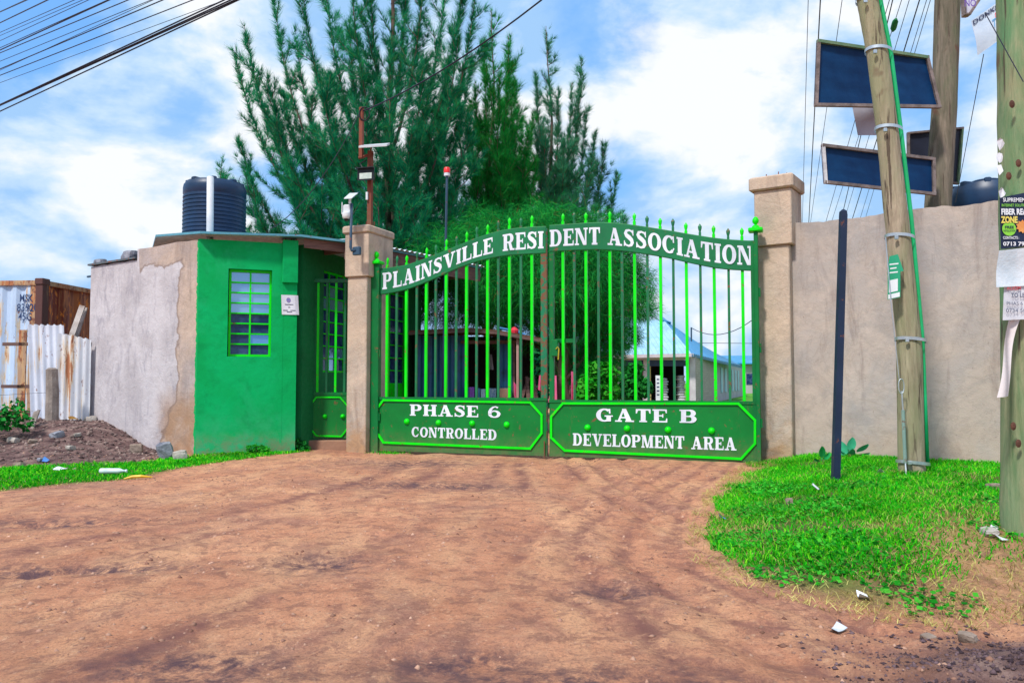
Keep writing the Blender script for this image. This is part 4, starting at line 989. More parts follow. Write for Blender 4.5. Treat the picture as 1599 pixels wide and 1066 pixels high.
# broad-leaved plants by the dark post
def rosette(name, label, base, leaves, mat, seed):
    r = random.Random(seed); t = thing(name, label, 'plant', base, 0)
    for i, (dx, dz, ln, wd, tilt) in enumerate(leaves):
        m = MB(); b = Vector(base); tip = b + Vector((dx, r.uniform(-.08, .04), dz)); side = Vector((math.cos(tilt), .3, math.sin(tilt) * -.3)).normalized()
        up = (tip - b).normalized(); pts = []
        m.tube([b, b + (tip - b) * .5], .006, 5)
        v = [tip - up * ln * .5]
        for f_, w_ in ((.2, .8), (.45, 1.), (.7, .8), (.9, .4)): v += [tip - up * ln * (.5 - f_) - side * wd * w_ / 2 + Vector((0, -.015, 0)), tip - up * ln * (.5 - f_), tip - up * ln * (.5 - f_) + side * wd * w_ / 2 + Vector((0, -.015, 0))]
        v.append(tip + up * ln * .5)
        f = [(0, 2, 1), (0, 3, 2)] + [q for k in range(3) for q in ((1 + 3 * k, 2 + 3 * k, 5 + 3 * k, 4 + 3 * k), (2 + 3 * k, 3 + 3 * k, 6 + 3 * k, 5 + 3 * k))] + [(10, 11, 13), (11, 12, 13)]
        m.add(v, f); m.build('leaf', mat, t, smooth='all')
    return t
b1 = G(1283, 722, .15); b1[2] = hz(b1[0], b1[1]) - .02
rosette('broad_leaf_plant', 'broad leaved plant with one upright round leaf left of the dark post', b1, [(-.02, .15, .16, .10, 0), (.07, .09, .12, .09, .3), (.14, .07, .10, .06, .5), (-.08, .05, .1, .06, -.4)], pm('broad_leaf', (.004, .26, .05), (.01, .42, .10), 5, .6), 1)
b2 = G(1325, 716, .17); b2[2] = hz(b2[0], b2[1]) - .02
rosette('broad_leaf_plant', 'blue green broad leaved plant right of the dark post', b2, [(-.05, .13, .18, .13, -.2), (.05, .17, .18, .14, .3), (.14, .13, .17, .11, .5), (.0, .07, .16, .12, .1), (-.1, .07, .14, .09, -.5), (.2, .05, .14, .08, .7)], pm('blue_green_leaf', (.01, .27, .13), (.05, .42, .22), 5, .6), 2)

# ================================================================ shipping container
def rusty(name, base, rust=(.20, .06, .03), amt=.5, streak=True, yellow=.4, seed=0, rough=.6):
    k = NT(name, rough)
    c_ = k.ramp(k.noise(1.5, 6, .6, .4, seed), (.3, tuple(v * .85 for v in base)), (.7, tuple(min(1, v * 1.1) for v in base)))
    s1_ = k.noise(5.5, 7, .7, .3, seed + 1, k.map((1, 1, .11))); lo = .66 - amt * .2
    c_ = k.mix(k.ramp(s1_, (lo - .05, 0.), (lo + .02, yellow)), c_, (.72, .50, .20))
    c_ = k.mix(k.ramp(s1_, (lo + .01, 0.), (lo + .05, .92)), c_, (.42, .14, .05))
    s2_ = k.noise(9, 7, .7, .5, seed + 2, k.map((1, 1, .5))); c_ = k.mix(k.ramp(s2_, (lo + .03, 0.), (lo + .08, .9)), c_, rust)
    return k.done(c_, k.bump(k.noise(14, 6, .6), .3, .01))
CONT = rusty('pale_container_paint', (.50, .64, .84), amt=.46, yellow=.85, seed=3)
CONTR = rusty('rust_red_container_end', (.20, .026, .012), rust=(.80, .24, .02), amt=.8, yellow=.1, seed=9)
CONTF = rusty('brown_container_frame', (.10, .035, .03), amt=.3, seed=19)
TRIMC = rusty('ochre_container_rail', (.42, .26, .16), amt=.8, seed=23)
cc = P(69, 437, 16.0); ztop = cc[2]; zb0 = .42
F_CS = frame2((cc[0] - 6.06, cc[1] + .55), (cc[0], cc[1])); Lc = F_CS.len
F_CE = frame2((cc[0], cc[1]), (cc[0] + .22, cc[1] + 2.44))
con = thing('shipping_container', 'pale shipping container with rust streaked side and red brown end', 'container', (cc[0], cc[1], zb0), 0)
def corrug(F, x0, x1, z0, z1, pitch, dep, y=0., n_per=4, trap=True, slopez=0.):
    m = MB(F); xs_ = []
    prof = [(0, 0), (.25, 0), (.5, 1), (.75, 1)] if trap else [(i / 8, .5 - .5 * math.cos(2 * math.pi * i / 8)) for i in range(8)]
    x = x0
    while x < x1:
        for a, b in prof:
            if x + a * pitch <= x1: xs_.append((x + a * pitch, b * dep))
        x += pitch
    v = []
    for z in (z0, z1):
        for a, b in xs_: v.append((a, y + b, z + (slopez * (a - x0) if z == z1 else 0)))
    k = len(xs_); m.add(v, [(i, i + 1, k + i + 1, k + i) for i in range(k - 1)])
    v2 = [(a, b + .004, c) for a, b, c in v]; m.add(v2, [(i, k + i, k + i + 1, i + 1) for i in range(k - 1)]); return m
corrug(F_CS, 0, Lc - .3, zb0 + .1, ztop - .1, .30, .045, .03).build('side_panel', CONT, con)
MB(F_CS).box(Lc - .3, Lc - .12, .02, .03, zb0 + .1, ztop - .1).build('edge_strip', TRIMC, con)
corrug(F_CE, .12, 2.32, zb0 + .1, ztop - .1, .55, .05, .03).build('end_panel', CONTR, con)
MB(F_CS).box(-.06, Lc - .12, .0, .10, ztop - .10, ztop - .005).build('top_rail', TRIMC, con)
MB(F_CS).box(-.06, Lc - .12, .0, .10, zb0, zb0 + .12).build('bottom_rail', CONTF, con)
MB(F_CE).box(.12, 2.32, .0, .10, ztop - .10, ztop - .005).build('top_rail', TRIMC, con)
MB(F_CE).box(.12, 2.32, .0, .10, zb0, zb0 + .12).build('bottom_rail', CONTF, con)
MB(F_CE).box(-.06, .13, -.02, .14, zb0, ztop + .012, .008).build('corner_post', CONTF, con)
MB(F_CE).box(-.08, .15, -.03, .15, ztop - .10, ztop + .03, .012).build('corner_casting', CONTF, con)
MB().slab([F_CS.pt(-.06, .1, ztop - .02), F_CS.pt(Lc - .1, .1, ztop - .02), F_CE.pt(2.4, .1, ztop - .02), F_CS.pt(0, 2.4, ztop - .02)], .03).build('roof', CONTF, con)
NAVY = paint('navy_stencil_paint', (.03, .06, .16), 0, .6, 41)
for tx, px, py, h in (('MSK', 40, 465, .16), ('83920', 42, 480, .16), ('45G', 38.5, 494, .16)):
    x, z = F_CS.px(px, py); text_part(tx, F_CS, x, .012, z, h, NAVY, con, bold=.012, width=len(tx) * .085 + .02)
# ================================================================ corrugated iron fence
IRON = rusty('white_washed_iron', (.68, .72, .82), amt=.48, yellow=.6, seed=31); IRON2 = rusty('rust_streaked_iron', (.68, .70, .76), amt=.52, yellow=.6, seed=37)
F_F = frame2((-8.15, 14.05), (-7.45, 14.02))
fence = thing('iron_fence', 'patched fence of whitewashed corrugated iron sheets beside the grey wall', 'fence', F_F.pt(0, 0, .3), F_F.ang)
def sheet_px(x0p, x1p, ytl, ytr, y, mat, lab, zlo=.15, pitch=.125, lean=0.):
    x0, z0 = F_F.px(x0p, ytl, y); x1, z1 = F_F.px(x1p, ytr, y)
    m = MB(F_F); n = int((x1 - x0) / pitch * 8); v = []
    for z in (0, 1):
        for i in range(n + 1):
            a = x0 + (x1 - x0) * i / n; zz = zlo if z == 0 else z0 + (z1 - z0) * i / n + .012 * math.sin(i * .9)
            v.append((a + lean * (0 if z else 1), y - .022 * math.cos(2 * math.pi * (a - x0) / pitch) + (.02 if z == 0 else 0), zz))
    m.add(v, [(i, i + 1, n + 2 + i, n + 1 + i) for i in range(n)]); m.add([(a, b + .003, c_) for a, b, c_ in v], [(i, n + 1 + i, n + 2 + i, i + 1) for i in range(n)])
    return tag(m.build('iron_sheet', mat, fence, smooth='all'), lab)
sheet_px(44, 100, 507, 507, .06, IRON, 'taller whitewashed sheet', lean=.12)
sheet_px(91, 118, 521, 524, .0, IRON2, 'narrow sheet with rust streaks')
sheet_px(113, 142, 524, 530, -.05, IRON2, 'lower rust streaked sheet', zlo=.1)
for x0p, ytl, dx in ((31, 515, 12),):
    a, z = F_F.px(x0p, ytl, .12); b, _ = F_F.px(x0p + dx, ytl, .12)
    tag(MB(F_F).box(a, b, .1, .12, .2, z).build('iron_strip', TRIMC, fence), 'ochre rusty strip')
for z in (1.0, 1.75): MB(F_F).box(-.9, .72, .10, .14, z, z + .06).build('rail', WOODF, fence)
CONC = pm('weathered_concrete', (.20, .16, .14), (.36, .30, .26), 5, .95, .8, c3=(.10, .08, .07), s3=3)
a = G(81, 650, .45); m = MB(); zz = hz(-7.8, 13.4)
pa = P(81, 655, 13.5); pt_ = P(81, 574, 13.5); m.tube([(pa[0], pa[1], zz - .2), ((pa[0] + pt_[0]) / 2 + .01, pa[1], (zz + pt_[2]) / 2), (pt_[0], pt_[1], pt_[2] - .03), (pt_[0], pt_[1], pt_[2])], [.105, .10, .092, .05], 9)
tag(m.build('stub_post', CONC), 'short weathered concrete stub post in front of the iron sheets', 'post')
def plank(name, label, p, q_, w, t, mat):
    p, q_ = Vector(p), Vector(q_); d = (q_ - p).normalized(); s_v = d.cross(Vector((0, 1, 0))).normalized() * w / 2; n_ = Vector((0, 1, 0)) * t / 2
    m = MB(); v = [a_ + sg_ * s_v + k_ * n_ for a_ in (p, q_) for sg_, k_ in ((-1, -1), (1, -1), (1, 1), (-1, 1))]
    m.add(v, [(0, 1, 2, 3), (7, 6, 5, 4), (0, 4, 5, 1), (1, 5, 6, 2), (2, 6, 7, 3), (3, 7, 4, 0)]); return tag(m.build(name, mat), label, 'plank')
PALE = pm('pale_bare_wood', (.42, .36, .33), (.60, .55, .52), 6, .9, .5, c3=(.2, .12, .08), s3=2.5)
plank('leaning_plank', 'pale plank leaning between the iron sheets and the grey wall', P(110, 530, 14.3), P(129, 477, 14.4), .10, .03, PALE)
plank('leaning_plank', 'second pale plank leaning behind the first beside the wall', P(118, 530, 14.4), P(134, 480, 14.5), .07, .03, PALE)
zq = P(50, 667, 12.8); plank('leaning_plank', 'short grey plank propped low in front of the weed bush', (zq[0], 12.75, hz(zq[0], 12.75) - .04), P(58, 641, 13.1), .10, .03, pm('grey_wood', (.16, .13, .11), (.30, .24, .22), 6, .9, .5))

# ================================================================ water tanks
def tank(center, r, z0, h, label, ribs=True, npx=30):
    t = thing('water_tank', label, 'water tank', (center[0], center[1], z0), 0, 'black plastic water tanks')
    blk = M_('black_tank_plastic', (.003, .022, .065), (.006, .040, .11), 3, .42)
    prof = [(r * .97, z0), (r, z0 + .03)]; z = z0 + .06
    zs_top = z0 + h * .72
    while z < zs_top: prof += [(r, z), (r, z + .03), (r * .972, z + .04), (r * .972, z + .058)]; z += .068
    prof += [(r, z + .01), (r, z0 + h * .86), (r * .985, z0 + h * .90), (r * .90, z0 + h * .955), (r * .6, z0 + h * .975), (r * .42, z0 + h * .985), (.01, z0 + h * .99)]
    F = Frame((center[0], center[1], 0), (1, 0)); m = MB(F); m.lathe(prof, 36); m.build('tank_body', blk, t, smooth=True)
    m = MB(F); m.lathe([(r * .46, z0 + h * .97), (r * .46, z0 + h * 1.0), (r * .36, z0 + h * 1.012), (.01, z0 + h * 1.015)], 24); m.build('lid', blk, t, smooth=True)
    for i in range(8):
        a_ = i * math.pi / 4 + .3; m = MB(Frame((center[0] + math.cos(a_) * r * .72, center[1] + math.sin(a_) * r * .72, 0), (math.cos(a_), math.sin(a_))))
        m.box(-r * .22, r * .20, -.05, .05, z0 + h * .92, z0 + h * .985, .015); m.build('shoulder_rib', blk, t)
    return t
pc = P(335.5, 320, 14.0); zt_ = P(335, 281, 13.9)[2]; tank((pc[0], 14.0), .53, 3.50, zt_ - 3.50, 'ribbed black water tank on the guard hut roof')
pc = P(1552, 300, 12.2); zt_ = P(1540, 274, 12)[2]; tank((pc[0], 12.4), .52, 2.55, zt_ - 2.55, 'black water tank showing above the right boundary wall')
m = MB(); a = P(328, 361, 12.9); b = P(328.5, 276, 12.9); m.tube([(a[0], a[1], 3.38), (b[0], b[1], b[2] - .012), b], [.055, .055, .046], 14)
tag(m.build('vent_pipe', WHITEPL, smooth=True), 'white plastic vent pipe in front of the black roof tank', 'pipe')
# bent strap on the distant tank
# ================================================================ stones
def stone(name, label, p, size, mat, seed, cat='stone', group=None, rot=None, sub=2):
    r = np.random.default_rng(seed); import bmesh
    bm = bmesh.new(); bmesh.ops.create_cube(bm, size=1.0); bmesh.ops.subdivide_edges(bm, edges=bm.edges[:], cuts=sub, use_grid_fill=True)
    co = np.array([v.co[:] for v in bm.verts]); co += r.normal(size=co.shape) * .035; ln = np.linalg.norm(co, axis=1, keepdims=True)
    co = co * (1 - .45 * (ln - .5) / .5 * .6); tw = r.normal(size=(1, 3)) * .12; co[:, 0] += co[:, 2] * tw[0, 0]; co[:, 1] += co[:, 2] * tw[0, 1]
    fs = [[v.index for v in f.verts] for f in bm.faces]; bm.free(); co *= np.array(size)
    from mathutils import Euler
    rot = rot or (r.uniform(-.2, .2), r.uniform(-.2, .2), r.uniform(0, 3)); E = np.array(Euler(rot).to_matrix()); co = co @ E.T
    m = MB(); m.add(co + np.array(p) , fs); return tag(m.build(name, mat), label, cat, group)
S1 = pm('blue_grey_stone', (.12, .13, .17), (.30, .31, .36), 7, .9, .8); S2 = pm('brown_stone', (.17, .12, .09), (.33, .25, .20), 7, .9, .8); S3 = pm('pale_stone', (.30, .26, .23), (.48, .43, .38), 7, .9, .8)
def onground(px, py, zoff=0, z=0.0):
    g = G(px, py, z)
    for _ in range(4): g = G(px, py, hz(g[0], g[1]))
    g[2] = hz(g[0], g[1]) + zoff; return g
stone('stone', 'large blue grey rock standing at the foot of the bare grey wall', onground(258, 716, .11), (.22, .2, .28), S1, 1, rot=(.1, -.25, .4))
stone('stone', 'pale flat stone right of the blue grey rock', onground(281, 717, .05), (.28, .2, .16), S3, 2)
stone('stone', 'squarish brown stone under the grey wall, apart from the rock', onground(213, 708, .06), (.19, .16, .15), S2, 3, rot=(0, .05, .3))
stone('stone', 'grey stone half buried at the top of the soil mound', onground(161, 668, .05), (.17, .14, .15), S1, 4)
stone('stone', 'grey stone in the dark soil below the mound top', onground(168, 686, .05), (.15, .12, .14), S1, 5)
stone('stone', 'rounded grey stone on the middle of the mound', onground(141, 697, .03), (.17, .13, .11), S3, 6)
zr = F_Y.pt(F_Y.px(150, 400)[0], .08, 3.24); stone('stone', 'flat grey stone weighing down the low end of the wall coping', zr, (.26, .14, .10), S1, 7, rot=(0, 0, F_Y.ang))
zr = F_Y.pt(F_Y.px(197, 400)[0], .08, 3.27); stone('stone', 'thick grey block on the wall coping beside the roof step', zr, (.28, .2, .17), S1, 8, rot=(0, .03, F_Y.ang))
# rubble on the mound, one uncountable heap of clods and chips
def scatter(name, label, pts, smin, smax, mat, seed, flat=.7):
    r = np.random.default_rng(seed); n = len(pts)
    o8 = np.array([(1, 0, 0), (-1, 0, 0), (0, 1, 0), (0, -1, 0), (0, 0, 1), (0, 0, -1)], float); f8 = [(0, 2, 4), (2, 1, 4), (1, 3, 4), (3, 0, 4), (2, 0, 5), (1, 2, 5), (3, 1, 5), (0, 3, 5)]
    s_ = (smin + (smax - smin) * r.random((n, 1, 1)) ** 3) * (.5 + .8 * r.random((n, 6, 1))); a_ = r.random(n) * 6.3
    v = o8[None] * s_; v[..., 2] *= flat; c_, s2 = np.cos(a_)[:, None], np.sin(a_)[:, None]
    x, y = v[..., 0] * c_ - v[..., 1] * s2, v[..., 0] * s2 + v[..., 1] * c_; v = np.stack([x, y, v[..., 2]], -1) + pts[:, None]
    f = (np.array(f8)[None] + 6 * np.arange(n)[:, None, None]).reshape(-1)
    return tag(raw_mesh(name, v.reshape(-1, 3), f, mat, 3, origin=(pts[0, 0], pts[0, 1], 0)), label, None, None, 'stuff')
def rand_in(n, x0, x1, y0, y1, keep, seed):
    r = np.random.default_rng(seed); x = x0 + (x1 - x0) * r.random(n); y = y0 + (y1 - y0) * r.random(n); k = keep(x, y, r.random(n)); x, y = x[k], y[k]
    return np.stack([x, y, hgt(x, y)], 1)
isl = lambda base, hi: foliage_mat('x', base, tuple((a_ + b_) / 2 for a_, b_ in zip(base, hi)), hi, 0)
cm = isl((.07, .042, .042), (.33, .24, .21)); cm.name = 'broken_rubble'
pts = rand_in(8000, -12, -5.0, 10.2, 14.2, lambda x, y, r_: r_ < sstep(y, 10.0, 12.5) * .9 + .1, 3); scatter('rubble', 'loose clods and chips covering the soil mound', pts, .006, .05, cm, 4)
cm2 = isl((.22, .10, .07), (.52, .31, .22)); cm2.name = 'loose_pebbles'
pts = rand_in(26000, -7, 6, 2.6, 12, lambda x, y, r_: (sdist(x, y, BANK) < .1) & (r_ < .25 + .75 * (vnoise(x * 1.4, y * 2.2, 7) > .55)), 5); pts[:, 2] -= .002
scatter('gravel', 'small stones and crumbs of earth loose on the track', pts, .002, .022, cm2, 6)
cm3 = isl((.035, .022, .028), (.17, .11, .12)); cm3.name = 'dark_soil_clods'
pts = rand_in(22000, 1.2, 3.4, 2.4, 3.9, lambda x, y, r_: r_ < np.exp(-(((x - 2.2) / .8) ** 2 + ((y - 3.1) / .40) ** 2)), 8); scatter('soil_clods', 'crumbling dark soil heap in the lower right corner', pts, .002, .016, cm3, 9)
# ================================================================ grass
def blades(name, label, pts, lmin, lmax, w, mat, seed, lean=.6, k3=True):
    r = np.random.default_rng(seed); n = len(pts); a_ = r.random(n) * 2 * math.pi; l = (lmin + (lmax - lmin) * r.random(n) ** 1.6)
    le = lean * (.3 + r.random(n)); d = np.stack([np.cos(a_) * le, np.sin(a_) * le, np.ones(n)], 1); d = unit(d) * l[:, None]
    s_ = unit(np.stack([-np.sin(a_ + r.normal(size=n)), np.cos(a_ + r.normal(size=n)), np.zeros(n)], 1)) * (w * (.6 + .8 * r.random((n, 1))))
    mid = pts + d * .55 + np.array([0, 0, .1]) * l[:, None]; tip = pts + d * np.array([1.35, 1.35, .85])
    v = np.stack([pts - s_, pts + s_, mid + s_ * .8, mid - s_ * .8, tip], 1).reshape(-1, 3); b = 5 * np.arange(n)[:, None]
    f = np.concatenate([b + np.array([0, 1, 2]), b + np.array([0, 2, 3]), b + np.array([3, 2, 4])], 1).reshape(-1)
    return tag(raw_mesh(name, v, f, mat, 3, origin=(pts[0, 0], pts[0, 1], 0)), label, None, None, 'stuff')
GRASS = foliage_mat('vivid_grass', (.004, .26, .006), (.02, .60, .008), (.24, .78, .02), .4)
STRAW = foliage_mat('dry_straw', (.25, .20, .05), (.48, .42, .12), (.62, .60, .20), .2)
def bank_keep(lo, dens):
    def k(x, y, r_):
        d = sdist(x, y, BANK) - .08 + .75 * fbm(x * 1.9, y * 1.9, 5, 77); bare = sstep(x - .42 * y, .10, .75) * sstep(-y, -7.0, -5.0)
        bare = np.maximum(bare, .85 * sstep(-y, -4.3, -3.7)); m_ = vnoise(x * 3.1, y * 3.1, 12); inwall = (x - 3.8) * 1.35 + (y - 10.85) * 2.01 < -.12
        d = d - .35 * sstep(-y, -4.9, -4.0) * (.4 + vnoise(x * 5, y * 5, 99)); d = d - .9 * sstep(x - .42 * y, -.3, .9) * sstep(-y, -5.2, -4.2) * vnoise(x * 3, y * 3, 98)
        return (d > lo) & inwall & (r_ < dens * (.05 + 1.0 * m_) * (.45 + .8 * vnoise(x * 9, y * 9, 13)) * (1 - bare * (.62 + .6 * (m_ - .5))))
    return k
pts = rand_in(300000, 1.1, 7.5, 3.3, 11.2, bank_keep(.0, 1.25), 21); blades('grass', 'bright green grass on the bank around the poles', pts, .018, .075, .0034, GRASS, 22, .9)
pts = rand_in(70000, 1.1, 5.5, 3.3, 6.6, bank_keep(.05, 1.0), 23); blades('grass', 'low creeping grass at the near edge of the bank', pts, .012, .045, .0045, GRASS, 24, 1.4)
def straw_keep(x, y, r_):
    d = sdist(x, y, BANK) + .3 * fbm(x * 2.2, y * 2.2, 4, 77); e = .42 + .8 * sstep(-d, -.55, -.05) + .6 * sstep(x - .42 * y, -.3, .6) * sstep(-y, -7.2, -5)
    inwall = (x - 3.8) * 1.35 + (y - 10.85) * 2.01 < -.1
    return (d > -.15) & inwall & (r_ < e * .6 * vnoise(x * 4, y * 4, 15) * 1.5)
pts = rand_in(150000, .9, 6.5, 3.2, 11, straw_keep, 25); blades('dry_grass', 'straw coloured dry grass among the green on the bank', pts, .02, .09, .0016, STRAW, 26, 2.2)
def strip_keep(x, y, r_):
    d = sdist(x, y, STRIP) + .45 * fbm(x * 1.7, y * 1.7, 4, 88); return (d > 0) & (r_ < .35 + .9 * vnoise(x * 2.5, y * 2.5, 44))
pts = rand_in(90000, -11, -3.2, 7.8, 13.3, strip_keep, 27); blades('grass', 'strip of bright grass between the track and the hut', pts, .02, .07, .0065, GRASS, 28, .9)
def strip_edge(x, y, r_):
    d = sdist(x, y, STRIP) + .3 * fbm(x * 1.7, y * 1.7, 4, 88); return (d > -.12) & (d < .22) & (r_ < .5)
pts = rand_in(30000, -11, -3.2, 7.8, 13.3, strip_edge, 29); blades('dry_grass', 'yellowed grass along the edge of the track', pts, .015, .05, .005, STRAW, 30, 1.2)
# small leafy ground weeds on the bank
def weedk(x, y, r_):
    m_ = vnoise(x * 2.0 + 3, y * 2.0, 71); d = sdist(x, y, BANK); return (d > .0) & (m_ > .55) & (r_ < (m_ - .5) * 3)
pts = rand_in(36000, 1.2, 5.5, 3.35, 8.5, weedk, 31); r_ = np.random.default_rng(5); n = len(pts); pts[:, 2] += .01 + .03 * r_.random(n)
nr = unit(r_.normal(size=(n, 3)) * .45 + [0, -.2, 1]); ax = unit(np.cross(nr, r_.normal(size=(n, 3)))); bx = np.cross(nr, ax); s_ = .009 + .013 * r_.random((n, 1))
v = np.stack([pts - ax * s_, pts + bx * s_ * .8, pts + ax * s_, pts - bx * s_ * .8], 1).reshape(-1, 3)
tag(raw_mesh('clover', v, np.arange(4 * n), LEAF_B, 4, origin=(2, 5, 0)), 'small round weed leaves spreading among the grass', None, None, 'stuff')
# tuft under the left leaf of the gate
g = onground(608, 708); r_ = np.random.default_rng(3); pp = np.stack([g[0] + r_.normal(size=260) * .14, g[1] + r_.normal(size=260) * .10, np.zeros(260)], 1); pp[:, 2] = hgt(pp[:, 0], pp[:, 1])
blades('grass', 'small grass tuft under the left end of the gate', pp, .02, .07, .004, GRASS, 40, .8)
# ================================================================ wooden poles
def wood_pole_mat(name, a, b, c3, seed):
    k = NT(name, .88); gr_ = k.noise(13, 8, .72, .6, seed, k.map((1, 1, .12)))
    c_ = k.ramp(gr_, (.34, a), (.52, tuple((x + y) / 2 for x, y in zip(a, b))), (.66, b)); c_ = k.mix(k.ramp(k.noise(1.4, 6, .65, .6, seed + 2, k.map((1, 1, .35))), (.45, 0.), (.62, .8)), c_, c3)
    crack = k.noise(17, 6, .65, .4, seed + 4, k.map((1, 1, .05))); c_ = k.mix(k.ramp(crack, (.57, 0.), (.61, .85)), c_, (.055, .032, .022))
    knot = k.noise(3.4, 3, .5, .2, seed + 6, k.map((1, 1, .55))); c_ = k.mix(k.ramp(knot, (.64, 0.), (.69, .85)), c_, (.12, .055, .035))
    n = k.bump(crack, .8, .02); return k.done(c_, k.bump(gr_, .6, .012, n))
WP1 = wood_pole_mat('weathered_tan_pole_wood', (.20, .15, .10), (.52, .42, .31), (.24, .26, .13), 1)
WP2 = wood_pole_mat('grey_green_pole_wood', (.08, .075, .045), (.25, .20, .15), (.08, .13, .05), 11)
WP3 = wood_pole_mat('green_tinted_pole_wood', (.12, .17, .07), (.40, .36, .22), (.05, .25, .10), 21)
def pole_mesh(pts, rs, seed, n=20):
    r = np.random.default_rng(seed); P0 = [np.array(p, float) for p in pts]; fine = []; rr = []
    for i in range(len(P0) - 1):
        for j in range(8): fine.append(P0[i] + (P0[i + 1] - P0[i]) * j / 8); rr.append((rs[i] + (rs[i + 1] - rs[i]) * j / 8) * (1 + r.normal() * .012))
    fine.append(P0[-1]); rr.append(rs[-1]); m = MB(); m.tube(fine, rr, n); return m
b = onground(1424, 737); Yp = b[1]
pts = [b - [0, 0, .25], b] + [P(cx_, py, Yp) for cx_, py in ((1423, 710), (1419.5, 530), (1399.5, 340), (1385, 200), (1369.5, 80), (1356, 10), (1322, -190))]
rs = [w / 2 * Yp / FPX for w in (40, 40, 39, 37, 34.5, 32.5, 32, 31.5, 30)]
lp = thing('utility_pole', 'leaning tan wooden utility pole banded with metal straps and a green conduit', 'utility pole', b)
pole_mesh(pts, rs, 1).build('shaft', WP1, lp, smooth='all')
Yc = Yp - .03
m = MB(); m.tube([P(1448, 722, Yc), P(1444, 620, Yc), P(1440.5, 530, Yc), P(1423.5, 345, Yc), P(1407, 205, Yc), P(1391, 82, Yc), P(1376, 6, Yc), P(1343, -190, Yc)], [.022] * 8, 8)
m.build('conduit', pm('green_conduit', (.0, .34, .10), (.004, .45, .16), 3, .45), lp, smooth='all')
def interp(py, tab):
    for (y0, a), (y1, b_) in zip(tab, tab[1:]):
        if y0 >= py >= y1: return a + (b_ - a) * (y0 - py) / (y0 - y1)
tabc = [(737, 1424), (710, 1423), (530, 1419.5), (340, 1399.5), (200, 1385), (80, 1369.5), (10, 1356), (-190, 1322)]; tabw = [(737, 40), (710, 39), (530, 37), (340, 34.5), (200, 32.5), (80, 32), (10, 31.5), (-190, 30)]
for py in (2, 81, 203, 371, 531, 722):
    c_ = P(interp(py, tabc) + 2, py, Yp - .0); w = interp(py, tabw) / 2 * Yp / FPX
    m = MB(Frame((c_[0], c_[1], c_[2]), (1, 0))); m.add([((w + .012 + .004 * k_) * 1.12 * math.cos(a_ * math.pi / 12), (w + .012 + .004 * k_) * math.sin(a_ * math.pi / 12), z + .02 * math.cos(a_ * math.pi / 12 + 2.6)) for z, k_ in ((-.016, 1), (.016, 1)) for a_ in range(24)], [(i, (i + 1) % 24, 24 + (i + 1) % 24, 24 + i) for i in range(24)])
    m.build('strap', STEEL, lp, smooth='all')
    m = MB(); d_ = P(interp(py, tabc) - 3, py, Yp - w - .02); m.F = Frame(d_, (1, 0)); m.box(-.018, .018, -.012, .012, -.02, .02, .004); m.build('buckle', STEEL, lp)
# guy rod
Yg = Yp - .21; ge = onground(1418, 797); gy = thing('guy_rod', 'galvanised guy rod with turnbuckle running down the face of the leaning pole', 'guy wire', ge)
MB().tube([P(1383, 371, Yg + .05), P(1391, 470, Yg), P(1404, 592, Yg)], .0045, 6).build('guy_wire', STEEL, gy)
m = MB(); a, b_ = P(1406.5, 592, Yg), P(1408, 614, Yg); ctr = (a + b_) / 2
m.tube([ctr + np.array([.028 * math.sin(t), 0, .075 * math.cos(t)]) for t in np.linspace(0, 2 * math.pi, 17)], .006, 6, False); m.build('turnbuckle', STEEL, gy)
MB().tube([P(1408, 610, Yg), P(1410, 640, Yg)], .008, 6).build('hook', STEEL, gy)
MB().tube([P(1410, 640, Yg), P(1413.5, 722, Yg)], .017, 8).build('rod', paint('grey_green_rod', (.20, .30, .27), .35, .5, 51), gy)
MB().tube([P(1413.5, 720, Yg), P(1417, 770, Yg - .1), ge - [0, 0, .05]], .008, 6).build('anchor_rod', STEEL, gy)
# green tag
F_T = Frame(P(1396, 430, Yp - .175), (.86, -.5)); tagm = thing('flyer', 'small green arrow topped flyer wrapped on the leaning pole', 'flyer', F_T.o, F_T.ang)
g_ = lambda px, py: F_T.px(px, py)
GREENF = pm('flyer_green', (.0, .26, .13), (.005, .33, .17), 3, .5); WHITEF = pm('flyer_white', (.66, .70, .74), (.76, .78, .82), 4, .6)
MB(F_T).prism([g_(1386, 468), g_(1406, 464), g_(1406, 424), g_(1411, 423), g_(1402, 397), g_(1389, 400), g_(1386, 418)], 0, .003).build('sheet', GREENF, tagm)
MB(F_T).prism([g_(1387, 467), g_(1405, 463), g_(1405, 456), g_(1387, 460)], -.002, -.001).build('white_strip', WHITEF, tagm)
MB(F_T).prism([g_(1388, 457), g_(1402, 454), g_(1402, 435), g_(1388, 438)], -.002, -.001).build('white_strip', WHITEF, tagm)
for i, (a_, b2_) in enumerate(((1389, 1403), (1390, 1400), (1389, 1402))): MB(F_T).prism([g_(a_, 412 + i * 6.5), g_(b2_, 410.5 + i * 6.5), g_(b2_, 412.5 + i * 6.5), g_(a_, 414 + i * 6.5)], -.002, -.001).build('printed_line', WHITEF, tagm)

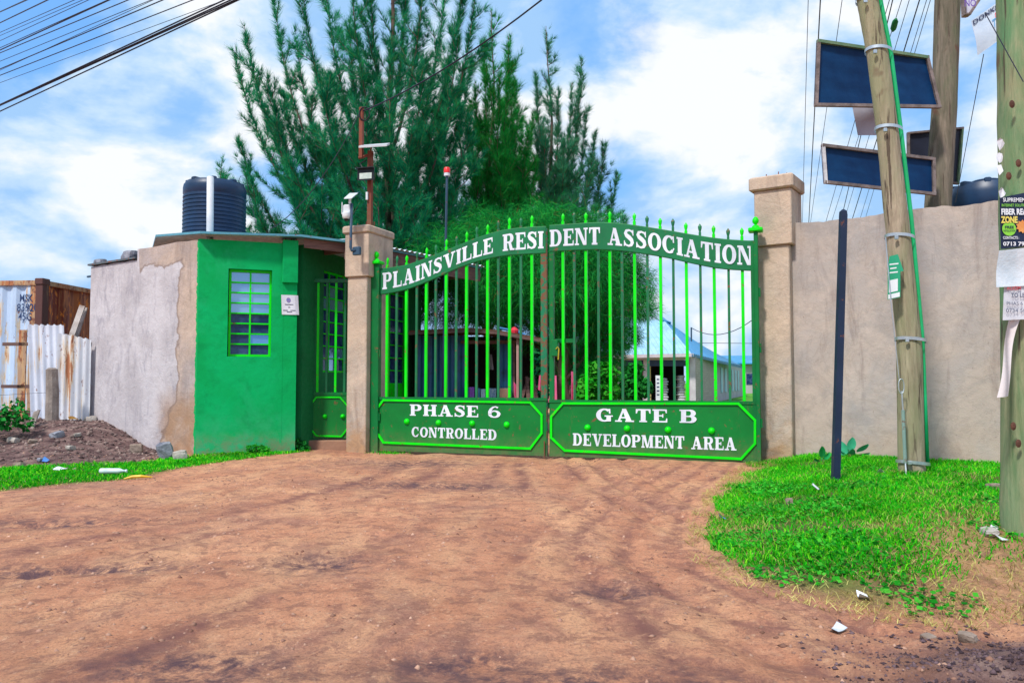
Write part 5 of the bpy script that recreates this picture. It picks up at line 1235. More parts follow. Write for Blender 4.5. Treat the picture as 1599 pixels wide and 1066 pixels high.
Y2p = 11.6; w_ = Y2p / FPX
t = thing('utility_pole', 'thick grey green wooden pole standing behind the boundary wall with boards on it', 'utility pole', (P(1462, 500, Y2p)[0], Y2p, 0))
pole_mesh([(P(1458, 620, Y2p)[0], Y2p, -.2), P(1464.5, 320, Y2p), P(1474.5, 170, Y2p), P(1479.5, 0, Y2p), P(1487, -180, Y2p)], [20.5 * w_, 19.5 * w_, 18.5 * w_, 19 * w_, 18 * w_], 2).build('shaft', WP2, t, smooth='all')
b = onground(1609, 832); Y3p = b[1]; w_ = Y3p / FPX
t = thing('utility_pole', 'nearest wooden pole at the right edge covered in posters, green tinted', 'utility pole', b)
pole_mesh([b - [0, 0, .3], b, P(1608, 500, Y3p), P(1604.5, 250, Y3p), P(1601, 0, Y3p), P(1597, -160, Y3p)], [41 * w_, 40 * w_, 40 * w_, 40.5 * w_, 40.5 * w_, 40 * w_], 3, 28).build('shaft', WP3, t, smooth='all')
for px, py in ((1582, 665), (1590, 692), (1580, 163), (1575, 275), (1590, 255)):
    c_ = P(px, py, Y3p - .14); m = MB(Frame(c_, (1, 0))); m.add([(.018 * math.cos(a_) * (1 - k_ * .6), -.002 - k_ * .006, .026 * math.sin(a_) * (1 - k_ * .6)) for k_ in (0, 1) for a_ in np.linspace(0, 5.6, 9)], [(i, (i + 1) % 9, 9 + (i + 1) % 9, 9 + i) for i in range(9)] + [tuple(range(9, 18))]); m.build('knot', pm('knot_wood', (.06, .025, .015), (.13, .05, .03), 20, .9), t)

# ================================================================ posters on the near pole
YF = Y3p - .185; FQ = Frame((0, YF, 0), (1, 0)); gq = lambda px, py, y=0.: FQ.px(px, py, y)
def sheet(name, label, cat, pxs, mat, y=0., curl=.01, n=10, seed=0, F=FQ, t=.002):
    """paper from four photo corners TL,TR,BR,BL with a gentle curl"""
    r = random.Random(seed); TL, TR, BR, BL = [np.array(F.px(a_, b_, y)) for a_, b_ in pxs]; ph = r.uniform(0, 6)
    def fn(u, v):
        p = (TL * (1 - u) + TR * u) * v + (BL * (1 - u) + BR * u) * (1 - v)
        return (p[0], y + curl * math.sin(u * 3.3 + ph + v * 2.1) + curl * .6 * math.sin(v * 5 + ph) - (curl * 1.6) * (1 - v) ** 2, p[1])
    th = thing(name, label, cat, F.pt(*fn(.5, 1)), F.ang)
    m = MB(F); m.grid(fn, n, n); m.grid(lambda u, v: tuple(np.array(fn(u, v)) + [0, t, 0]), n, n); m.build('paper', mat, th, smooth='all'); return th, fn
NAVYP = pm('poster_navy', (.006, .010, .035), (.010, .018, .06), 4, .35); PW = pm('poster_white_ink', (.72, .76, .80), (.78, .8, .84), 4, .5)
PG = pm('poster_lime_ink', (.22, .60, .04), (.26, .66, .06), 4, .5); PY = pm('poster_yellow_ink', (.72, .60, .10), (.78, .66, .15), 4, .5); PO = pm('poster_orange_ink', (.62, .20, .04), (.75, .33, .09), 14, .5)
po, fn = sheet('poster', 'dark blue internet poster reading FIBER and ZONE on the near pole', 'poster', [(1561, 309), (1605, 300), (1608, 383), (1563, 389)], NAVYP, 0, .0005)
def ptext(s_, px0, px1, py, hpx, mat, bold=.02, y=-.008):
    (x0, z), (x1, _) = gq(px0, py), gq(px1, py); text_part(s_, FQ, (x0 + x1) / 2, y, z, hpx * YF / FPX, mat, po, width=x1 - x0, bold=bold)
ptext('SUPREMEME', 1565, 1603, 312.5, 6.5, PW); ptext('INTERNET SOLUTION', 1563, 1604, 321, 4.5, PG, .01); ptext('FIBER REA', 1562, 1602, 331, 10, PW, .04); ptext('ZONE', 1562, 1588, 343.5, 11, PY, .045)
ptext('CONTACTS :', 1565, 1590, 371.5, 4.5, PW); ptext('0713 797', 1565, 1604, 381, 6.5, PW, .03)
m = MB(FQ); cx_, cz_ = gq(1575, 357.5); rr_ = 11 * YF / FPX; m.add([(cx_ + rr_ * math.cos(a_ * math.pi / 16), -.005, cz_ + rr_ * math.sin(a_ * math.pi / 16)) for a_ in range(32)], [tuple(range(32))]); m.build('lime_disc', PG, po)
ptext('FREE', 1568, 1582, 355, 4.2, NAVYP, .03); ptext('INSTALLATION', 1566, 1584, 360.5, 3, NAVYP, .01)
m = MB(FQ); cx_, cz_ = gq(1596, 354); m.add([(cx_ + (11 if a_ % 2 else 8) * YF / FPX * math.cos(a_ * math.pi / 10), -.006, cz_ + (11 if a_ % 2 else 8) * YF / FPX * math.sin(a_ * math.pi / 10)) for a_ in range(20)], [tuple(range(20))]); m.build('orange_burst', PO, po)
BAG = pm('pale_plastic_sheet', (.46, .54, .60), (.66, .71, .76), 6, .45, .3); PAPER = pm('white_paper', (.55, .57, .63), (.72, .73, .78), 5, .75, .15, c3=(.45, .40, .40), s3=6)
sheet('blank_sheet', 'pale blank plastic sheet pinned beneath the dark blue poster', 'sheet', [(1561, 391), (1612, 386), (1610, 446), (1553, 449)], BAG, -.004, .008, seed=2)
po, fn = sheet('notice', 'white paper notice reading TO LET on the near pole', 'notice', [(1568, 440), (1612, 438), (1610, 498), (1566, 500)], PAPER, .004, .002, seed=3)
PR = pm('red_ink', (.6, .07, .10), (.7, .12, .15), 5, .6); PB = pm('navy_ink', (.03, .04, .10), (.05, .06, .14), 5, .6)
ptext('ROOM', 1571, 1592, 450, 6, PR, .01, y=-.012); ptext('TO LET', 1577, 1603, 461, 6.5, PB, .02, y=-.012); ptext('PHAS 6', 1570, 1595, 474, 5.5, PB, 0, y=-.012); ptext('0734 507', 1569, 1605, 485, 6, PB, 0, y=-.012)
st_, fn = sheet('paper_strip', 'long bare paper strip hanging off the pole beneath the notice', 'paper', [(1575, 500), (1596, 498), (1568, 618), (1545, 620)], pm('cream_paper', (.62, .56, .56), (.74, .70, .70), 3, .8, .2, c3=(.72, .45, .30), s3=5, t3=(.62, .72)), -.01, .03, 12, 5)
for i, (px, py) in enumerate(((1566, 222), (1564, 262), (1568, 300), (1565, 243))):
    a_ = gq(px, py); r = random.Random(i); m = MB(FQ); pl = [(a_[0] + r.uniform(.6, 1.3) * .022 * math.cos(q_ * .9), .02 + r.uniform(-.01, .01), a_[1] + r.uniform(.6, 1.3) * .035 * math.sin(q_ * .9)) for q_ in range(7)]
    m.add(pl, [tuple(range(7))]); tag(m.build('torn_paper', PAPER), ('topmost', 'third', 'lowest', 'second')[i] + ' torn white poster remnant on the left edge of the near pole', 'paper', 'torn poster remnants')
F5 = Frame((0, 5.4, 0), (1, 0))
po5, fn5 = sheet('flyer', 'crumpled white flyer lettered DONKSL hanging near the top right corner', 'flyer', [(1516, 33), (1568, -3), (1559, 64), (1525, 88)], pm('lilac_paper', (.50, .60, .76), (.64, .72, .84), 4, .6, .2), 0, .012, 10, 9, F5)
def text_on(fn_, F, s_, u0, u1, v0, v1, mat, parent, bold=.02, off=.006):
    cu = bpy.data.curves.new('t', 'FONT'); cu.body = s_; cu.size = 1; cu.offset = bold; cu.resolution_u = 2; to = bpy.data.objects.new('t', cu); COL.objects.link(to)
    dg = bpy.context.evaluated_depsgraph_get(); dg.update(); me = bpy.data.meshes.new_from_object(to.evaluated_get(dg)); bpy.data.objects.remove(to)
    co = np.array([tuple(v.co) for v in me.vertices]); fs = [list(p_.vertices) for p_ in me.polygons]; mn, mx = co.min(0), co.max(0); bpy.data.meshes.remove(me)
    out = []
    for x, y, _ in co:
        p_ = fn_(u0 + (u1 - u0) * (x - mn[0]) / (mx[0] - mn[0]), v0 + (v1 - v0) * (y - mn[1]) / (mx[1] - mn[1])); out.append((p_[0], p_[1] - off, p_[2]))
    m = MB(F); m.add(out, fs); return m.build('lettering', mat, parent)
text_on(fn5, F5, 'DONKSL', .02, .98, .84, .97, PB, po5, .03)
text_on(fn5, F5, 'N', .75, .90, .62, .78, PR, po5, 0)
BL_ = pm('blue_ink', (.02, .25, .55), (.05, .35, .65), 5, .6)
text_on(fn5, F5, 'TF', .62, .9, .42, .64, BL_, po5, 0)
BLACKT = pm('navy_tarpaulin', (.002, .022, .080), (.004, .042, .13), 2.2, .5, .6, 3, spec=.15); BLACKT2 = pm('black_board', (.008, .010, .022), (.014, .018, .04), 3, .5)
OLDW = pm('grey_frame_wood', (.10, .08, .075), (.25, .20, .19), 7, .85, .5)
def beam(m, a, b, w, d):
    a, b = Vector(a), Vector(b); t_ = (b - a).normalized(); y = Vector((0, 1, 0)); y = (y - t_ * t_.dot(y)).normalized(); x = t_.cross(y)
    a = a - t_ * w * .5; b = b + t_ * w * .5
    m.add([tuple(p_ + x * sx * w / 2 + y * sy * d / 2) for p_ in (a, b) for sx, sy in ((-1, -1), (1, -1), (1, 1), (-1, 1))], [(0, 1, 2, 3), (7, 6, 5, 4), (0, 4, 5, 1), (1, 5, 6, 2), (2, 6, 7, 3), (3, 7, 4, 0)])
def board_(name, label, cs, ys_, fw, panel, frames, text=None, sag=.0, brace=True):
    C = [P(px, py, y) for (px, py), y in zip(cs, ys_)]; ctr = sum(C) / 4
    t = thing(name, label, 'sign board', C[3], 0)
    m = MB(); m.grid(lambda u, v: tuple((C[0] * (1 - u) + C[1] * u) * v + (C[3] * (1 - u) + C[2] * u) * (1 - v) + np.array([0, .02 + sag * math.sin(u * 3.1) * math.sin(v * 3.1) + sag * .35 * math.sin(v * 22 + u * 9) * abs(math.sin(u * 7)), 0])), 30, 16); m.grid(lambda u, v: tuple((C[0] * (1 - u) + C[1] * u) * v + (C[3] * (1 - u) + C[2] * u) * (1 - v) + np.array([0, .035 + sag * math.sin(u * 3.1) * math.sin(v * 3.1), 0])), 4, 4)
    m.build('panel', panel, t, smooth='all')
    for i in range(4):
        a_, b_ = C[i], C[(i + 1) % 4]; ins = lambda p_: p_ + (ctr - p_) * (fw * .5 / np.linalg.norm(ctr - p_)) * 1.3
        m = MB(); beam(m, ins(a_) + [0, .0015 * i, 0], ins(b_) + [0, .0015 * i, 0], fw, .05); m.build('frame_bar', frames[i] if isinstance(frames, list) else frames, t)
    return t, C
PALEW = pm('pale_frame_wood', (.42, .40, .42), (.60, .60, .62), 7, .8, .4)
GRW = pm('greenish_frame_wood', (.07, .16, .09), (.18, .26, .14), 6, .85, .4)
board_('sign_board', 'largest board back of navy tarpaulin on a wooden frame, uppermost behind the leaning pole', [(1276, 63), (1450, 89), (1469, 168), (1272, 165)], [10.7, 11.1, 11.1, 10.7], .042, BLACKT, [GRW, OLDW, OLDW, OLDW], sag=.02)
board_('sign_board', 'long low navy board back with grey wooden frame below the largest board', [(1283, 226), (1460, 248), (1461, 304), (1287, 285)], [10.8, 11.2, 11.2, 10.8], .04, BLACKT, [OLDW, OLDW, OLDW, PALEW], sag=.008)
board_('sign_board', 'black board with thin frame fixed behind the thick pole above the wall', [(1417, 207), (1504, 199), (1497, 288), (1418, 280)], [12.0, 12.0, 12.0, 12.0], .028, BLACKT2, [OLDW, GRW, OLDW, OLDW], sag=.004)
board_('sign_board', 'small purple lettered board cut by the top edge beside the flyer', [(1503, -30), (1552, -34), (1513, 25), (1505, 25)], [5.9, 5.9, 5.9, 5.9], .012, pm('pale_board', (.52, .52, .68), (.65, .65, .78), 4, .6), OLDW)
F59 = Frame((0, 5.85, 0), (1, 0)); m = thing('lettering_sheet', 'hand painted purple lettering sheet on the small board at the top edge', 'sign', F59.pt(*F59.px(1512, 6)[:1], 0, F59.px(1512, 6)[1])); x_, z_ = F59.px(1515, 5); text_part('NO', F59, x_, 0, z_, .055, pm('purple_ink', (.12, .05, .35), (.16, .08, .42), 5, .6), m, bold=.01, width=.085)
m = MB(); C = [P(1331, 164, 11.35), P(1366, 166, 11.35), P(1369, 211, 11.35), P(1340, 211, 11.35)]; m.grid(lambda u, v: tuple((C[0] * (1 - u) + C[1] * u) * v + (C[3] * (1 - u) + C[2] * u) * (1 - v) + np.array([0, .01 * math.sin(u * 4), 0])), 6, 2)
m.add([tuple(c_ + np.array([0, .012, 0])) for c_ in C], [(0, 1, 2, 3)]); tag(m.build('metal_plate', pm('lilac_grey_plate', (.36, .36, .44), (.46, .46, .54), 3, .6)), 'small lilac grey plate hanging beneath the largest navy board', 'plate')

# ================================================================ dark post on the bank
b = onground(1303, 751); w_ = b[1] / FPX; F_D = Frame((b[0], b[1], 0), (1, -.15)); tp = P(1316.5, 327, b[1] + .0)
m = MB(); v = []
for p_, r_ in ((b - [0, 0, .2], 5.4), (tp - [0, 0, .06], 4.9), (tp - [0, 0, .02], 4.4), (tp, 1.5)):
    v += [tuple(p_ + np.array([sx * r_ * w_, sy * r_ * w_, 0])) for sx, sy in ((-1, -1), (1, -1), (1, 1), (-1, 1))]
m.add(v, [(3, 2, 1, 0), (12, 13, 14, 15)] + [(4 * i + j, 4 * i + (j + 1) % 4, 4 * i + 4 + (j + 1) % 4, 4 * i + 4 + j) for i in range(3) for j in range(4)])
tag(m.build('metal_post', paint('dark_navy_post', (.016, .028, .065), .1, .45, 61)), 'slim dark navy square steel post standing alone in the grass', 'post')

# ================================================================ mast, lamp, camera on the left pillar
Ym = 12.85; mt = thing('steel_mast', 'rusty square steel mast rising from the left gate pillar cap', 'mast', P(577.5, 354, Ym))
a, b = P(577.5, 356, Ym), P(577.5, 236, Ym); MB(Frame((a[0], Ym, 0), (1, -.3))).box(-.035, .035, -.035, .035, a[2] - .05, b[2]).build('post', RUSTM, mt)
a, b = P(564, 247, Ym), P(564, 168, Ym); MB(Frame((a[0], Ym, 0), (1, -.3))).box(-.03, .03, -.03, .03, a[2], b[2]).build('post', RUSTM, mt)
MB().tube([P(560, 247, Ym), P(583, 240, Ym)], .025, 6).build('bracket', RUSTM, mt)
MB().tube([P(573, 300, Ym - .05), P(573, 312, Ym - .05)], .02, 8).build('conduit', WHITEPL, mt)
cl = P(569, 178, Ym - .04); m = MB(); m.tube([cl + np.array([.085 * math.cos(t_), .01 * math.sin(t_ * 3), .11 * math.sin(t_)]) for t_ in np.linspace(0, 12.6, 41)], .011, 6, False); tag(m.build('cable_coil', BLACKP, smooth='all'), 'black cable coil hung at the top of the rusty mast', 'cable')
sp = thing('solar_panel', 'thin solar panel bracketed across the rusty mast', 'solar panel', P(584, 229, Ym))
pl = [P(560, 230, Ym - .35), P(604, 227.5, Ym - .30), P(609, 225, Ym + .25), P(566, 228, Ym + .2)]; MB().slab([p_ + np.array([0, 0, .02]) for p_ in pl], .03).build('panel', pm('solar_back', (.50, .53, .56), (.66, .68, .70), 4, .4), sp)
MB().tube([P(580, 229, Ym), P(578, 240, Ym)], .015, 6).build('bracket', RUSTM, sp)
fl = thing('floodlight', 'black floodlight with pale lens on the rusty mast', 'lamp', P(572, 274, Ym - .12)); F_O = Frame(P(571, 273, Ym - .16), (1, -.25))
m = MB(F_O); m.add([(x, y, z) for y, s_ in ((0, 1), (.10, .75)) for x, z in ((-.145 * s_, -.085 * s_ - .0), (.145 * s_, -.085 * s_), (.145 * s_, .10 * s_), (-.145 * s_, .10 * s_))], [(0, 1, 2, 3), (7, 6, 5, 4), (0, 4, 5, 1), (1, 5, 6, 2), (2, 6, 7, 3), (3, 7, 4, 0)]); m.build('housing', BLACKP, fl)
MB(F_O).box(-.105, .105, -.006, -.001, -.065, .03).build('lens', pm('lamp_lens', (.40, .50, .46), (.62, .68, .62), 12, .25), fl)
MB(F_O).box(-.150, .150, -.05, .02, .10, .115).build('visor', BLACKP, fl)
MB().tube([P(566, 262, Ym - .1), P(562, 256, Ym - .08), P(572, 250, Ym)], .012, 6).build('bracket', BLACKP, fl)
Yk = 12.35; ck = thing('security_camera', 'white pan and tilt security camera beside the left pillar cap', 'camera', P(541, 330, Yk)); Fk = Frame(P(541, 330, Yk), (1, 0))
MB(Fk).box(-.055, .085, 0, .10, -.02, .11, .015).build('body', WHITEPL, ck)
m = MB(Fk); m.lathe([(.03, -.13), (.055, -.11), (.066, -.07), (.066, -.03), (.05, -.015)], 16); m.build('camera_head', WHITEPL, ck, smooth=True)
m = MB(Fk); m.lathe([(.006, -.155), (.03, -.148), (.045, -.125), (.04, -.11)], 14); m.build('lens', BLACKP, ck, smooth=True)
for x in (-.075, .06): MB(Fk).tube([(x, .03, -.04), (x, .03, .15)], .008, 6).build('antenna', WHITEPL, ck)
MB().tube([P(546, 318, Yk), P(547, 308, Yk)], .02, 8).build('stalk', WHITEPL, ck)
MB().slab([P(537, 309.5, Yk - .1), P(549, 309, Yk - .1), P(559, 301, Yk + .1), P(546, 301.5, Yk + .1)], .012).build('small_solar_panel', pm('pale_panel', (.5, .56, .60), (.65, .7, .74), 5, .4), ck)
cb = thing('conduit_bracket', 'slate blue pipe bracket and junction box on the left pillar front', 'bracket', P(548, 395, Yk)); MB().tube([P(549, 318, Yk), P(547.5, 386, Yk), P(549, 391, Yk), P(556, 391, Yk)], .022, 8).build('pipe', BLUEPIPE, cb, smooth='all')
Fj = Frame(P(557.5, 392, Yk + .02), F_L.d); MB(Fj).box(-.065, .065, -.035, .03, -.065, .065, .008).build('junction_box', BLUEPIPE, cb)
bc = thing('warning_beacon', 'red and white beacon on a thin blue pole behind the left leaf', 'beacon', (P(694, 600, 14.2)[0], 14.2, 0))
MB().tube([(P(691, 500, 14.2)[0], 14.2, 0), P(698, 275, 14.2)], .022, 8).build('pole', BLUEPIPE, bc)
bp = P(698, 275, 14.2); Fb = Frame((bp[0], bp[1], bp[2]), (1, 0)); m = MB(Fb); m.lathe([(.055, 0), (.055, .05), (.05, .055)], 14); m.build('base', WHITEPL, bc, smooth=True)
m = MB(Fb); m.lathe([(.058, .056), (.058, .135), (.045, .155), (.01, .16)], 14); m.build('red_lens', pm('red_plastic', (.65, .01, .01), (.8, .02, .015), 4, .3), bc, smooth=True)
# notice on the column
Fn = F_H; a = [Fn.px(px, py, -.075) for px, py in ((439.5, 459.5), (466, 460.5), (467.5, 491), (440.5, 490.5))]
nt_ = thing('notice', 'white printed notice taped to the green hut column', 'notice', Fn.pt(a[3][0], -.075, a[3][1]), Fn.ang)
def fnn(u, v): A = [np.array(q_) for q_ in a]; p_ = (A[0] * (1 - u) + A[1] * u) * v + (A[3] * (1 - u) + A[2] * u) * (1 - v); return (p_[0], -.012 + .03 * max(0, u - .8) * 2 + .004 * math.sin(u * 6), p_[1])
m = MB(Fn); m.grid(fnn, 10, 4); m.grid(lambda u, v: tuple(np.array(fnn(u, v)) + [0, .002, 0]), 10, 4); m.build('paper', pm('notice_paper', (.66, .68, .78), (.76, .77, .84), 4, .7), nt_)
m = MB(Fn); p_ = [fnn(.42 + .13 * math.cos(t_), .74 + .13 * math.sin(t_)) for t_ in np.linspace(0, 5.8, 12)]; m.add([(x, y - .003, z) for x, y, z in p_], [tuple(range(12))]); m.build('logo', pm('logo_blue', (.05, .22, .52), (.40, .16, .35), 30, .6), nt_)
for v0, u0, u1 in ((.50, .2, .68), (.36, .38, .5), (.20, .08, .35), (.20, .5, .8), (.12, .3, .6)):
    m = MB(Fn); m.add([(fnn(u, v)[0], fnn(u, v)[1] - .003, fnn(u, v)[2]) for u, v in ((u0, v0), (u1, v0), (u1, v0 + .035), (u0, v0 + .035))], [(0, 1, 2, 3)]); m.build('printed_line', PB, nt_)
# pale switch box seen through the small gate
m = MB(F_S); x_, z_ = F_S.px(499, 470); 
# ================================================================ wires
ORD = 'first second third fourth fifth sixth seventh eighth ninth tenth eleventh twelfth thirteenth fourteenth fifteenth sixteenth seventeenth eighteenth nineteenth twentieth'.split()
WIRE = pm('black_cable', (.008, .010, .03), (.012, .014, .04), 3, .6)
def wire(label, a, b, r, sag=.0, group=None, ext=.35, name='overhead_wire', n=10):
    a, b = np.array(a), np.array(b); d = b - a; a2, b2 = a - d * ext, b + d * ext
    pts = [a2 + (b2 - a2) * i / n + np.array([0, 0, -sag * 4 * (i / n) * (1 - i / n)]) for i in range(n + 1)]
    return tag(MB().tube(pts, r, 5).build(name, WIRE), label, 'wire', group)
Lw = [(19, 42, 0, .012), (36, 75, 0, .011), (51, 117, 0, .006), (56, 130, 0, .005), (64, 139, 0, .006), (75, 169, 0, .007), (78.5, 171, 0, .012), (83, 201, 0, .009), (96, 237, 0, .006), (108, 255, 0, .010), (110, 240, 0, .005), (118, 302, 0, .009), (129.5, 352, 0, .005)]
for i, (y0, x1, y1, r) in enumerate(Lw): wire(ORD[i] + ' cable from the top left corner in the spread crossing it', P(0, y0, 15), P(x1, y1, 11.5), r * .9, group='cables crossing the upper left corner')
for i, (y0, x1) in enumerate(((163.5, 351), (164.5, 361), (165, 368))): wire(('upper', 'middle', 'lower')[i] + ' cable of the tight bundle cutting diagonally below the other upper left cables', P(0, y0, 13), P(x1, 0, 10), .010, group='bundled lower cables')
wire('lowest of the upper left cables, just below the tight bundle', P(0, 174, 13), P(373, 0, 10), .010)
Rw = [(1262, 0, 1252, 380, .006), (1281, 0, 1263, 345, .011), (1315, 0, 1266, 345, .006), (1389, 0, 1290, 345, .007), (1394, 0, 1313, 345, .010), (1408, 0, 1299, 345, .006), (1420, 0, 1318, 345, .006), (1436, 0, 1330, 345, .011), (1447, 0, 1342, 345, .006), (1453, 0, 1350, 345, .006)]
for i, (x0, y0, x1, y1, r) in enumerate(Rw): wire(ORD[i] + ' wire from the left among those falling steeply behind the boards', P(x0, y0, 13), P(x1, y1, 24), r, group='wires falling behind the boards', ext=.25)
m = MB(); a, b = P(1399, 30, 12.9), P(1394, 49, 13.2); m.tube([a, a + (b - a) * .25, a + (b - a) * .75, b], [.02, .05, .05, .02], 8); tag(m.build('insulator', GSIDE), 'small dark strain insulator on a wire beside the leaning pole', 'insulator')
wire('thin loose wire dangling from the flyer towards the far right tank', P(1536, 85, 6.2), P(1492, 316, 9.0), .0035, ext=0)
wire('thin wire stapled over the face of the near right pole', P(1538, 20, 4.75), P(1598, 128, 4.62), .003, ext=0)
wire('drop cable running from the rusty mast up over the trees', P(566, 174, Ym), P(846, 0, 9.5), .011, sag=.12, ext=0)
wire('thin sagging cable from the rusty mast to the hut roof edge', P(560, 180, Ym), P(424, 357, 13.0), .007, sag=.25, ext=0)
m = MB(); a = P(372, 284, 13.8); m.tube([a, a + [.04, 0, .10], a + [.14, 0, .10], a + [.20, 0, -.25], P(400, 350, 13.3)], .005, 5); tag(m.build('tank_cable', WIRE), 'thin cable looping off the shoulder of the roof tank', 'cable')
wire('barbed fence wire strung across in front of the container', P(-5, 617, 13.3), P(86, 612, 13.5), .003, ext=0, name='fence_wire')

# ================================================================ kiosk behind the gate
KB = pm('blue_corrugated_paint', (.010, .085, .20), (.018, .14, .30), 2, .5, c3=(.02, .04, .07), s3=2)
F_K = Frame((P(655, 600, 17)[0], 17, 0), (1, 0)); kx = lambda px, py=560: F_K.px(px, py)
ki = thing('kiosk', 'blue corrugated iron kiosk with open dark front seen through the left leaf', 'kiosk', F_K.pt(1.2, 0, 0))
x0, x1, x2, x3 = kx(652)[0], kx(727)[0], kx(780)[0], kx(802)[0]; zt = 2.25
corrug(F_K, x0, x1, -.1, 2.1, .12, .025, 0, trap=False).build('wall', KB, ki)
corrug(F_K, x2, x3, -.1, 2.1, .12, .025, 0, trap=False).build('wall', KB, ki)
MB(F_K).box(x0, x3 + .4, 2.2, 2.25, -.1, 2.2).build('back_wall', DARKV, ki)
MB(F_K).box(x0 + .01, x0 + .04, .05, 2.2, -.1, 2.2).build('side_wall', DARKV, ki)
corrug(F_K, x1, x2, -.1, .68, .12, .02, .02, trap=False).build('front_panel', KB, ki)
cz = kx(750, 622)[1]; MB(F_K).box(x1 - .02, x2 + .25, -.2, .35, .68, cz).build('counter', WOODF, ki)
MB(F_K).box(x3 - .02, x3 + .03, -.0, .05, -.1, 2.1).build('post', WOODF, ki); MB(F_K).box(kx(806)[0], kx(806)[0] + .05, -.5, -.45, -.1, 2.0).build('post', pm('pinkish_post', (.35, .20, .18), (.45, .28, .25), 4, .8), ki)
# sagging patched tin roof
rf = [F_K.pt(x0 - .1, -.55, 2.17), F_K.pt(kx(735)[0], -.6, 2.22), F_K.pt(kx(775)[0], -.6, 2.18), F_K.pt(kx(850)[0], -.6, 2.0), F_K.pt(kx(850)[0], 2.3, 2.1), F_K.pt(kx(735)[0], 2.3, 2.3), F_K.pt(x0 - .1, 2.3, 2.25)]
MB().slab(rf, .03).build('roof', paint('rusty_brown_tin', (.10, .05, .03), .6, .7, 71), ki)
for i in range(3):
    a, b = rf[i], rf[i + 1]; m = MB(); beam(m, a + np.array([0, .02 - .002 * i, -.06]), b + np.array([0, .02 - .002 * i, -.06]), .06, .03); m.build('fascia', WOODF, ki)
MB(F_K).box(x1 - .1, x2 + .5, -.05, .0, 1.92, 1.99).build('lintel', WOODF, ki)
def goods(name, label, cat, px0, px1, py0, mat, d=.0, h=None, n=1):
    xa_, xb_ = kx(px0)[0], kx(px1)[0]; zt_ = kx(px0, py0)[1]; return tag(MB(F_K).box(xa_, xb_, -.12 + d, .12 + d, cz + .001, zt_, .01).build(name, mat), label, cat)
goods('packet', 'purple packet standing at the left end of the kiosk counter', 'packet', 733, 741, 604, pm('purple_pack', (.22, .05, .45), (.35, .12, .6), 9, .4))
goods('carton', 'dark blue carton left of the purple packet on the kiosk counter', 'carton', 728.5, 732.5, 605, pm('blue_pack', (.02, .10, .30), (.04, .16, .42), 9, .5))
goods('carton', 'blue carton between purple packet and pale tub on the kiosk counter', 'carton', 744, 750, 606, pm('blue_pack_two', (.03, .16, .35), (.10, .32, .52), 14, .5))
goods('tub', 'pale blue plastic tub on the kiosk counter', 'tub', 751, 758, 607, pm('pale_tub', (.35, .58, .70), (.55, .72, .80), 9, .4))
goods('carton', 'light blue printed carton right of the pale tub', 'carton', 762, 775, 606, pm('printed_pack', (.06, .22, .42), (.42, .58, .68), 26, .5))
goods('cardboard_box', 'brown cardboard box at the right end of the kiosk counter', 'box', 779, 798, 606, pm('cardboard', (.24, .14, .10), (.33, .20, .14), 6, .85), d=-.05)
def cloth(name, label, pxs, Yc_, mat, seed):
    Fc = Frame((0, Yc_, 0), (1, 0)); A = [np.array(Fc.px(a_, b_)) for a_, b_ in pxs]; m = MB(Fc)
    fn_ = lambda u, v: (*(((A[0] * (1 - u) + A[1] * u) * v + (A[3] * (1 - u) + A[2] * u) * (1 - v))[:1]), .03 * math.sin(u * 9 + seed) * (1.1 - v), ((A[0] * (1 - u) + A[1] * u) * v + (A[3] * (1 - u) + A[2] * u) * (1 - v))[1])
    m.grid(fn_, 12, 4); m.grid(lambda u, v: tuple(np.array(fn_(u, v)) + [0, .004, 0]), 12, 4); return tag(m.build(name, mat, smooth='all'), label, 'cloth')
PINK = pm('pink_cloth', (.62, .06, .20), (.75, .14, .30), 5, .8)
cloth('hung_cloth', 'pink cloth hanging by the kiosk post behind the left leaf', [(802, 596), (806, 600), (807, 628), (804, 628)], 16.6, PINK, 1)
cloth('hung_cloth', 'pink cloth hanging just left of the rusty centre stile', [(842, 586), (848, 584), (848, 612), (840, 608)], 16.8, PINK, 2)
cloth('hung_cloth', 'long pink cloth hanging just right of the centre stile', [(863, 586), (869, 586), (870, 626), (856, 628)], 16.8, PINK, 3)
cloth('hung_cloth', 'pink cloth beside the tree trunk behind the right leaf', [(892, 580), (898, 580), (897, 626), (892, 626)], 17.2, PINK, 4)
cloth('hung_cloth', 'grey shirt hanging inside the dark kiosk opening', [(765, 553), (768, 553), (771, 577), (763, 577)], 17.3, pm('grey_cloth', (.20, .18, .20), (.30, .28, .30), 5, .8), 5)
m = MB(); a = P(803, 517, 16.6); r = np.random.default_rng(4); m.lathe([(.01, 0), (.08, .02), (.09, .08), (.05, .13), (.01, .15)], 9); m.v[-1] += a - [0, 0, .06]; tag(m.build('red_bundle', pm('red_cloth', (.6, .01, .03), (.75, .03, .06), 6, .7)), 'small red bundle lying on the kiosk roof edge', 'bundle')
tag(MB().tube([P(779, 512, 16.7), P(800, 516, 16.7), P(820, 523, 16.7)], .028, 6).build('roof_pipe', pm('bright_blue_pipe', (.02, .16, .42), (.03, .22, .5), 5, .5)), 'blue pipe lying along the kiosk roof edge', 'pipe')
# old stumps and props beside the kiosk
for i, (p0, p1) in enumerate((((812, 628), (826, 590)), ((826, 628), (822, 588)), ((838, 626), (832, 586)))):
    m = MB(); m.tube([P(*p0, 17.1), P(*p1, 17.3)], [.05, .035], 6); tag(m.build('prop_stick', WOODF), ('leftmost', 'middle', 'rightmost')[i] + ' weathered wooden prop leaning in the shade beside the kiosk', 'stick', 'props leaning beside the kiosk')

